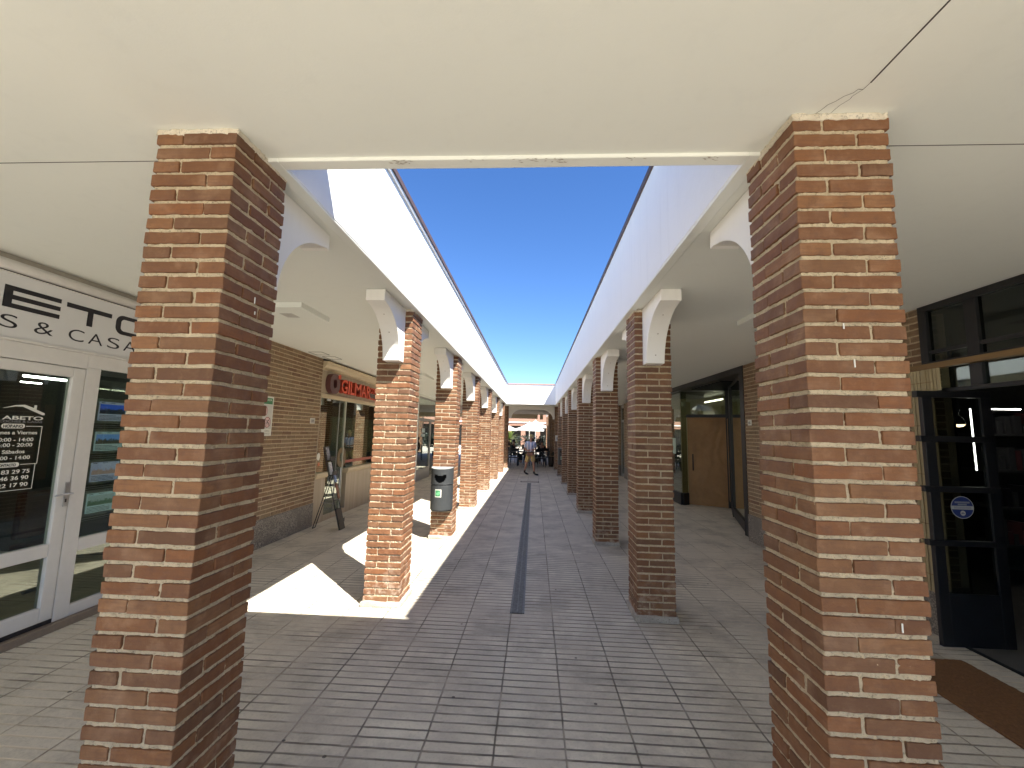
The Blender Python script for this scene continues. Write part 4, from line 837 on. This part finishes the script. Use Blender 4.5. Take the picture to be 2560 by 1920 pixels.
tb = MB(); tb.tube([(-.62, 21.6, 2.985), (.42, 21.6, 3.01)], .022, emis('pale tube', (1, .97, .9), .9), 8); tag(build('tube_light', tb), 'pale tube light under the ceiling behind the far arch', 'light')

# ---------------------------------------------------------------- people
def skin(name, nodes, edges, m, parent, sub=2):
    me = bpy.data.meshes.new(name); me.from_pydata([n[0] for n in nodes], edges, []); me.materials.append(m)
    o = link(bpy.data.objects.new(name, me), parent); sm = o.modifiers.new('skin', 'SKIN'); sm.use_smooth_shade = True
    if not me.skin_vertices: me.skin_vertices.new()
    for i, n in enumerate(nodes):
        r = n[1]; me.skin_vertices[0].data[i].radius = r if isinstance(r, tuple) else (r, r)
    me.skin_vertices[0].data[0].use_root = True
    s = o.modifiers.new('sub', 'SUBSURF'); s.levels = sub; s.render_levels = sub
    return o
def chain(nodes, edges, start, pts):
    prev = start
    for p, r in pts:
        nodes.append((p, r)); edges.append((prev, len(nodes)-1)); prev = len(nodes)-1
    return prev
M_SKIN = simple('skin', (.42, .22, .15), .55, var=.1); M_STRAW = simple('straw', (.50, .37, .14), .8, var=.25, scale=60)
def hand(nodes, edges, wrist, w_pos, d, side):
    d = Vector(d).normalized(); s_ = Vector(side).normalized(); w_pos = Vector(w_pos); nrm = d.cross(s_)
    nodes.append((tuple(w_pos+d*.05), (.03, .016))); edges.append((wrist, len(nodes)-1)); palm = len(nodes)-1
    for k, ln in enumerate((.068, .078, .072, .056)):
        a = w_pos+d*.085+s_*(-.028+.019*k); b_ = a+d*ln*.55+nrm*.004; c_ = b_+d*ln*.4+nrm*.018
        chain(nodes, edges, palm, [(tuple(a), .0095), (tuple(b_), .0085), (tuple(c_), .007)])
    a = w_pos+d*.035-s_*.035; chain(nodes, edges, palm, [(tuple(a), .011), (tuple(a+d*.03-s_*.02), .0095)])
def man(t, bx, by):
    P = lambda x, y, z: (bx+x, by+y, z)
    nd = [(P(-.15, 0, .93), (.13, .10))]; ed = []
    sp = chain(nd, ed, 0, [(P(-.155, 0, 1.08), (.11, .085)), (P(-.16, 0, 1.22), (.12, .085)), (P(-.155, 0, 1.345), (.10, .06))])
    nk = chain(nd, ed, sp, [(P(-.14, -.01, 1.415), .048), (P(-.128, -.03, 1.475), .062), (P(-.12, -.03, 1.55), (.074, .088)), (P(-.12, -.025, 1.605), .062)])
    nd.append((P(-.105, -.118, 1.53), .011)); ed.append((nk-1, len(nd)-1))
    for sx in (-1, 1):
        if sx < 0:
            e = chain(nd, ed, sp, [(P(-.31, .01, 1.345), .05), (P(-.36, .02, 1.20), .042), (P(-.385, 0, 1.08), .036), (P(-.33, -.13, 1.05), .032), (P(-.27, -.21, 1.035), .024)]); hand(nd, ed, e, P(-.27, -.21, 1.035), (.8, -.5, .05), (.2, .1, 1))
        else:
            e = chain(nd, ed, sp, [(P(.0, -.01, 1.335), .05), (P(.035, .0, 1.20), .042), (P(.06, -.0, 1.09), .036), (P(.04, -.14, 1.06), .032), (P(.01, -.24, 1.05), .024)]); hand(nd, ed, e, P(.01, -.24, 1.05), (-.6, -.6, .1), (.1, .1, 1))
    chain(nd, ed, 0, [(P(-.23, .01, .86), .085), (P(-.265, .02, .68), .075), (P(-.30, .03, .50), .055), (P(-.335, .10, .36), .055), (P(-.375, .17, .20), .040), (P(-.395, .20, .11), .034), (P(-.30, .17, .045), .032), (P(-.24, .15, .03), .026)])
    chain(nd, ed, 0, [(P(-.07, -.01, .86), .085), (P(-.045, -.03, .68), .075), (P(-.02, -.05, .50), .055), (P(-.0, -.03, .34), .056), (P(.01, -.01, .18), .040), (P(.01, .0, .09), .034), (P(.10, -.04, .035), .032), (P(.18, -.07, .03), .024)])
    skin('body', nd, ed, M_SKIN, t)
    # striped shirt
    m, nt_, p = mat('striped shirt'); tc = N(nt_, 'ShaderNodeTexCoord'); s3 = N(nt_, 'ShaderNodeSeparateXYZ'); nt_.links.new(tc.outputs['Object'], s3.inputs[0])
    fx = mth(nt_, 'FRACT', mth(nt_, 'MULTIPLY', mth(nt_, 'SUBTRACT', s3.outputs[0], bx-.02), 1/.13)); st = ramp(nt_, mth(nt_, 'ABSOLUTE', mth(nt_, 'SUBTRACT', fx, .5)), .17, .2)
    nt_.links.new(mixc(nt_, st, (.22, .30, .48), (.72, .68, .74)), p.inputs['Base Color']); p.inputs['Roughness'].default_value = .8
    nd = [(P(-.155, 0, .93), (.175, .15))]; ed = []
    c_ = chain(nd, ed, 0, [(P(-.155, 0, 1.08), (.175, .15)), (P(-.16, 0, 1.22), (.19, .155)), (P(-.155, 0, 1.345), (.165, .12)), (P(-.145, -.0, 1.395), .062)])
    chain(nd, ed, c_-1, [(P(-.315, .01, 1.345), .068), (P(-.365, .02, 1.20), .066), (P(-.38, .012, 1.13), .07)]); chain(nd, ed, c_-1, [(P(.005, -.01, 1.335), .068), (P(.04, 0, 1.20), .066), (P(.052, 0, 1.14), .07)])
    skin('shirt', nd, ed, m, t)
    nd = [(P(-.15, 0, .90), (.158, .122))]; ed = []
    chain(nd, ed, 0, [(P(-.235, .012, .80), .108), (P(-.27, .02, .66), .108), (P(-.305, .03, .53), .104)]); chain(nd, ed, 0, [(P(-.07, -.012, .80), .108), (P(-.04, -.03, .66), .106), (P(-.025, -.045, .545), .102)])
    skin('shorts', nd, ed, simple('khaki cloth', (.50, .36, .15), .85, var=.12), t)
    b = MB(); b.tube([(bx-.15+.162*math.cos(a), by+.128*math.sin(a), .945) for a in [i/20*2*math.pi for i in range(21)]], .018, simple('brown belt', (.06, .03, .02), .5), 8); build('belt', b, t)
    bl = simple('black socks', (.012, .012, .014), .8)
    for pts in ([(P(-.37, .165, .21), .046), (P(-.395, .20, .11), .042), (P(-.30, .17, .05), .042), (P(-.225, .145, .035), .03)], [(P(.01, -.005, .19), .046), (P(.005, .0, .085), .044), (P(.10, -.04, .04), .042), (P(.20, -.075, .035), .03)]):
        skin('shoe', pts, [(0, 1), (1, 2), (2, 3)], bl, t)
    b = MB(); hx, hy = bx-.115, by-.025; b.lathe([(.001, 1.695), (.05, 1.69), (.078, 1.665), (.088, 1.60), (.14, 1.585), (.138, 1.578), (.085, 1.588)], (hx, hy, 0), M_STRAW, 24); h_ = build('hat', b, t, True)
    b = MB(); b.lathe([(.0905, 1.602), (.0885, 1.622)], (hx, hy, 0), simple('hat band', (.25, .20, .10), .8), 24); build('hat_band', b, h_)
    b = MB()
    for sx in (-.03, .032): b.lathe([(.001, .008), (.009, 0), (.001, -.008)], (hx+sx, hy-.088, 1.545), M_INK, 8)
    b.tube([(hx-.022, hy-.088, 1.49), (hx+.026, hy-.088, 1.49)], .005, M_REDR, 6)
    for sx in (-.079, .082): b.lathe([(.001, .03), (.012, 0), (.001, -.03)], (hx+sx, hy, 1.53), M_SKIN, 8)
    build('face', b, t)
t = thing('person', 'person in straw hat, striped shirt and khaki shorts walking across the far end', 'person', (-.12, 17.8, 0)); man(t, 0.02, 17.8)
def sitter(bx, by, face, cm, label):
    t = thing('person', label, 'person', (bx, by, 0)); s_, c_ = math.sin(face), math.cos(face)
    def P(x, y, z): return (bx+x*c_-y*s_, by+x*s_+y*c_, z)
    nd = [(P(0, 0, .53), (.14, .12))]; ed = []
    sp = chain(nd, ed, 0, [(P(0, .02, .72), (.13, .10)), (P(0, .02, .88), (.15, .10)), (P(0, .0, 1.0), (.13, .08))]); chain(nd, ed, sp, [(P(0, -.02, 1.09), .05), (P(0, -.04, 1.16), .07), (P(0, -.04, 1.25), .085), (P(0, -.03, 1.31), .06)])
    for sx in (-1, 1):
        e = chain(nd, ed, sp, [(P(sx*.17, 0, 1.0), .05), (P(sx*.22, -.03, .78), .042), (P(sx*.16, -.27, .76), .03)]); hand(nd, ed, e, P(sx*.16, -.27, .76), P(0, -1, 0) if False else (s_, -c_, 0), (c_, s_, 0))
        chain(nd, ed, 0, [(P(sx*.09, -.1, .50), .085), (P(sx*.11, -.42, .49), .06), (P(sx*.11, -.44, .10), .045), (P(sx*.11, -.55, .04), .035)])
    skin('body', nd, ed, M_SKIN, t, 1)
    nd = [(P(0, 0, .53), (.165, .15))]; ed = []; sp = chain(nd, ed, 0, [(P(0, .02, .72), (.155, .12)), (P(0, .02, .88), (.172, .12)), (P(0, .0, 1.01), (.15, .09))])
    for sx in (-1, 1):
        chain(nd, ed, sp, [(P(sx*.18, 0, 1.0), .065), (P(sx*.225, -.03, .80), .055)]); chain(nd, ed, 0, [(P(sx*.09, -.1, .505), .10), (P(sx*.11, -.43, .50), .075), (P(sx*.11, -.44, .14), .06)])
    skin('clothes', nd, ed, cm, t, 1); b = MB(); hp_ = P(0, -.025, 1.25); b.lathe([(.001, .115), (.06, .10), (.095, .04), (.09, -.03), (.06, -.06)], hp_, M_INK, 14); build('hair', b, t, True)
dk1 = simple('dark cloth', (.02, .02, .024), .85)
sitter(.47, 24.3, 0, dk1, 'dark clothed person seated right of the walking man under the far roof')
sitter(-1.2, 24.9, 1.2, simple('dark green cloth', (.02, .03, .025), .85), 'person in dark green seated at the left edge of the far opening')
sitter(-.45, 25.2, -.3, simple('dark navy cloth', (.02, .022, .04), .85), 'person in dark navy seated behind the walking man')

# ---------------------------------------------------------------- cafe furniture
M_WICK = simple('black wicker', (.014, .013, .012), .5, var=.4, scale=60)
def cafe_chair():
    t = bpy.data.objects.new('cafe_chair', None); COL.objects.link(t); t['category'] = 'chair'; t['group'] = 'black cafe chairs under the far roof'
    def pt(name, f):
        b = MB(); f(b); o = build(name, b, None); o.parent = t; return o
    pt('seat', lambda b: b.rbox((-.24, -.24, .42), (.24, .24, .47), .015, M_WICK, .2)); 
    def back(b):
        b.box(-.24, .24, .205, .235, .78, .92, M_WICK); b.box(-.24, -.20, .205, .235, .47, .78, M_WICK); b.box(.20, .24, .205, .235, .47, .78, M_WICK)
        for k in range(5): b.box(-.165+.075*k, -.135+.075*k, .21, .23, .47, .78, M_WICK)
    pt('backrest', back)
    for sx in (-.22, .22):
        for sy in (-.22, .22): pt('leg', lambda b: b.tube([(sx, sy, .42), (sx*1.06, sy*1.06, 0)], .017, M_WICK, 6))
        pt('armrest', lambda b: b.tube([(sx, .21, .66), (sx, -.2, .66), (sx, -.22, .44)], .016, M_GREY, 6))
    return t
c0 = cafe_chair(); first = True
for (x_, y_, rz, lb) in ((-1.05, 22.55, -.15, 'black cafe chair at the left edge of the far opening, nearest its pillar'), (.36, 22.35, .25, 'black cafe chair just right of the walking man'), (.78, 23.6, .6, 'black cafe chair in front of the right planter'),
                         (-.25, 23.5, 2.9, 'black cafe chair right behind the walking man'), (-1.2, 24.85, 1.2, 'black cafe chair under the person in dark green'), (.47, 24.35, 0, 'black cafe chair under the dark clothed person'), (-.45, 25.2, -.3, 'black cafe chair under the person in dark navy')):
    o = c0 if first else copy_tree(c0); first = False; o.location = (x_, y_, 0); o.rotation_euler.z = rz; o['label'] = lb
def cafe_table(x_, y_, lb):
    t = thing('cafe_table', lb, 'table', (x_, y_, 0), 'dark cafe tables under the far roof'); b = MB(); b.rbox((x_-.36, y_-.36, .70), (x_+.36, y_+.36, .73), .008, M_BLACK, .2); build('tabletop', b, t)
    for sx in (-.31, .31):
        for sy in (-.31, .31): b = MB(); b.tube([(x_+sx, y_+sy, .70), (x_+sx, y_+sy, 0)], .02, M_BLACK, 6); build('leg', b, t)
cafe_table(-.52, 22.85, 'dark square cafe table left of the walking man with cups on it'); cafe_table(.35, 23.55, 'dark square cafe table right of the walking man')
M_CUP = simple('white china', (.75, .75, .72), .3)
for k, (x_, y_, z_) in enumerate(((-.72, 22.70, .73), (-.62, 22.62, .73), (-.42, 22.72, .73), (.42, 23.4, .73))):
    b = MB(); b.lathe([(.001, 0), (.028, 0), (.042, .07), (.038, .07), (.026, .006)], (x_, y_, z_), M_CUP, 12); b.tube([(x_+.04, y_, z_+.055), (x_+.062, y_, z_+.04), (x_+.035, y_, z_+.02)], .005, M_CUP, 5)
    tag(build('cup', b, smooth=True), ['white cup at the left corner of the left cafe table', 'white cup second from the left on the left cafe table', 'white cup on the left cafe table closest to the walking man', 'white cup on the right cafe table'][k], 'cup')
def leaf_plant(name, lb, cat, c, r, h, n, m, parts, seed, blade=(.05, .22), zlo=0.):
    t = thing(name, lb, cat, c); rr = random.Random(seed); b = MB()
    for _ in range(n):
        th = rr.uniform(0, 6.283); ph = rr.uniform(-.3, 1.4); q = rr.uniform(.35, 1)
        p = Vector((c[0]+r*q*math.cos(th)*math.cos(ph*.8), c[1]+r*q*math.sin(th)*math.cos(ph*.8), c[2]+zlo+h*(.35+.65*q*max(0, math.sin(ph)+.25)/1.25)))
        d = Vector((math.cos(th), math.sin(th), rr.uniform(-.2, 1.1))).normalized(); s_ = d.cross(Vector((rr.uniform(-1, 1), rr.uniform(-1, 1), 1))).normalized(); L = rr.uniform(.6, 1.1)*blade[1]; w_ = blade[0]/2
        b.add([p-d*.0, p+d*L*.45+s_*w_, p+d*L-Vector((0, 0, .12*L)), p+d*L*.45-s_*w_], [(0, 1, 2, 3)], m)
    build('foliage', b, t)
    for nm, f in parts: b = MB(); f(b); build(nm, b, t, True)
M_LEAF = simple('dark green leaf', (.012, .022, .009), .5, var=.4, scale=30); M_LEAF2 = simple('bright palm leaf', (.16, .22, .05), .5, var=.4, scale=10)
M_POT = simple('dark brown planter', (.035, .022, .018), .5)
leaf_plant('potted_plant', 'tall dark tapered planter with small plant at the foot of the right far pillars', 'plant', (.93, 22.75, 0), .2, .35, 90, M_LEAF, [('pot', lambda b: b.lathe([(.001, .0), (.12, .0), (.18, .52), (.16, .52), (.15, .45), (.001, .45)], (.93, 22.75, 0), M_POT, 16)), ('stem', lambda b: b.tube([(.93, 22.75, .4), (.93, 22.75, .75)], .012, M_WOOD, 6))], 5, (.04, .16), .45)
leaf_plant('large_potted_plant', 'big dark bushy plant between cafe tables behind the walking man', 'plant', (.15, 25.6, 0), .42, .95, 420, M_LEAF, [('pot', lambda b: b.lathe([(.001, 0), (.16, 0), (.22, .45), (.20, .45), (.001, .4)], (.15, 25.6, 0), M_POT, 16)), ('stem', lambda b: b.tube([(.15, 25.6, .4), (.16, 25.6, 1.3)], .02, M_WOOD, 6))], 8, (.07, .22), .55)
leaf_plant('large_potted_plant', 'big dark bushy plant at the left edge of the far opening', 'plant', (-1.75, 27, 0), .5, .95, 420, M_LEAF, [('pot', lambda b: b.lathe([(.001, 0), (.16, 0), (.22, .45), (.20, .45), (.001, .4)], (-1.75, 27, 0), M_POT, 16)), ('stem', lambda b: b.tube([(-1.75, 27, .4), (-1.75, 27, 1.3)], .02, M_WOOD, 6))], 9, (.07, .22), .35)

# ---------------------------------------------------------------- sunny courtyard beyond
M_CANV = simple('white canvas', (.80, .79, .76), .9, var=.03)
def parasol(x_, y_, hw, rim, apex, rz, lb):
    t = thing('parasol', lb, 'parasol', (x_, y_, 0), 'white parasols in the far courtyard')
    b = MB(); c = [(x_+hw*1.414*math.cos(rz+math.pi/4+k*math.pi/2), y_+hw*1.414*math.sin(rz+math.pi/4+k*math.pi/2)) for k in range(4)]
    N2 = 6
    for k in range(4):
        a, d = Vector(c[k]), Vector(c[(k+1) % 4]); ap = Vector((x_, y_))
        for i in range(N2):
            f0, f1 = i/N2, (i+1)/N2; z0_, z1_ = [apex+(rim-apex)*f-.10*math.sin(math.pi*f) for f in (f0, f1)]
            p = [ap.lerp(a, f0), ap.lerp(a, f1), ap.lerp(d, f1), ap.lerp(d, f0)]; b.add([(*p[0], z0_), (*p[1], z1_), (*p[2], z1_), (*p[3], z0_)], [(0, 1, 2, 3)], M_CANV)
        b.add([(*a, rim), (*a, rim-.17), (*d, rim-.17), (*d, rim)], [(0, 1, 2, 3)], M_CANV)
    build('canopy', b, t)
    b = MB(); b.tube([(x_, y_, 0), (x_, y_, apex+.05)], .03, M_CANV, 8); build('pole', b, t); b = MB()
    for k in range(4): b.tube([(x_, y_, apex-.1), (*c[k], rim-.02)], .012, M_GREY, 5)
    build('rib', b, t); b = MB(); b.rbox((x_-.3, y_-.3, 0), (x_+.3, y_+.3, .08), .01, M_BASE, .3); build('base', b, t)
parasol(-.42, 38.8, .95, 2.10, 2.74, .62, 'white square parasol in the middle of the far courtyard opening')
parasol(.15, 43.5, 1.0, 2.45, 3.05, .3, 'white parasol partly hidden behind the middle one')
parasol(-2.75, 38.5, .95, 2.08, 2.66, .35, 'white parasol at the left edge of the far opening')
M_PINKW = plaster_mat('salmon render', (.30, .165, .115), .1); M_TANW = plaster_mat('tan render', (.45, .33, .25), .1)
hs = thing('salmon_building', 'salmon rendered building across the far courtyard behind the parasols', 'building', (0, 52, 0))
boxpart('wall', [(-16, 14, 52, 60, 2.6, 5.6), (-16, -14, 52, 60, 0, 2.6), (12, 14, 52, 60, 0, 2.6)], M_PINKW, hs); boxpart('roof', (-16.4, 14.4, 51.4, 60.5, 5.6, 5.8), M_CAPB, hs)
for x_ in (-5.2, -3.4, -1.6, .2, 2.0, 3.8): boxpart('column', (x_, x_+.55, 52, 52.55, 0, 2.6), M_PINKW, hs)
boxpart('shade_back', (-14, 12, 53.4, 53.6, 0, 2.6), M_DARK, hs)  # near-black sheet painted in for the deep shade behind the columns
for x_ in (-6.2, -3.6, -1.0, 1.6): wn_ = boxpart('window', (x_, x_+1.3, 51.96, 51.99, 3.6, 5.0), M_DARK, hs); boxpart('frame', [(x_-.06, x_, 51.93, 51.99, 3.6, 5.0), (x_+1.3, x_+1.36, 51.93, 51.99, 3.6, 5.0), (x_-.06, x_+1.36, 51.93, 51.99, 5.0, 5.06)], M_PVC, wn_)
boxpart('white_band', (-16, 14, 51.9, 51.998, 2.95, 3.05), M_WHITE, hs)
# spiky palms
def palm(x_, y_, lb, seed, s=1.):
    t = thing('palm', lb, 'palm', (x_, y_, 0)); b = MB(); b.tube([(x_, y_, 0), (x_, y_, .75*s)], [.09*s, .06*s], M_WOOD, 8); build('trunk', b, t); b = MB(); rr = random.Random(seed)
    for _ in range(130):
        th = rr.uniform(0, 6.283); el = rr.uniform(-.4, 1.5); d = Vector((math.cos(th)*math.cos(el), math.sin(th)*math.cos(el), math.sin(el))); s_ = d.cross(Vector((.1, .2, 1))).normalized()*.022*s; L = rr.uniform(.5, .85)*s; p = Vector((x_, y_, .78*s))
        b.add([p-s_, p+d*L*.6-s_, p+d*L-Vector((0, 0, .12*s)), p+d*L*.6+s_, p+s_], [(0, 1, 2, 3, 4)], M_LEAF2)
    build('crown', b, t)
palm(-2.35, 40.6, 'bright spiky palm below the left parasol', 3, 1.45); palm(-3.2, 43, 'second bright palm behind the left parasol', 4, 1.5)
gh = MB(); rr = random.Random(9)
for _ in range(2500):
    p = Vector((rr.uniform(-7, 5), rr.uniform(46.5, 48), rr.uniform(0, 1.4))); d = Vector((rr.uniform(-1, 1), rr.uniform(-1, 1), rr.uniform(-.3, 1))).normalized()*.12; s_ = d.cross(Vector((rr.uniform(-1, 1), 1, rr.uniform(-1, 1)))).normalized()*.05
    gh.add([p, p+d+s_, p+d*1.8, p+d-s_], [(0, 1, 2, 3)], M_LEAF)
hd_ = thing('hedge', 'low dark green hedge in front of the salmon building', 'hedge', (-1, 47, 0)); build('foliage', gh, hd_)
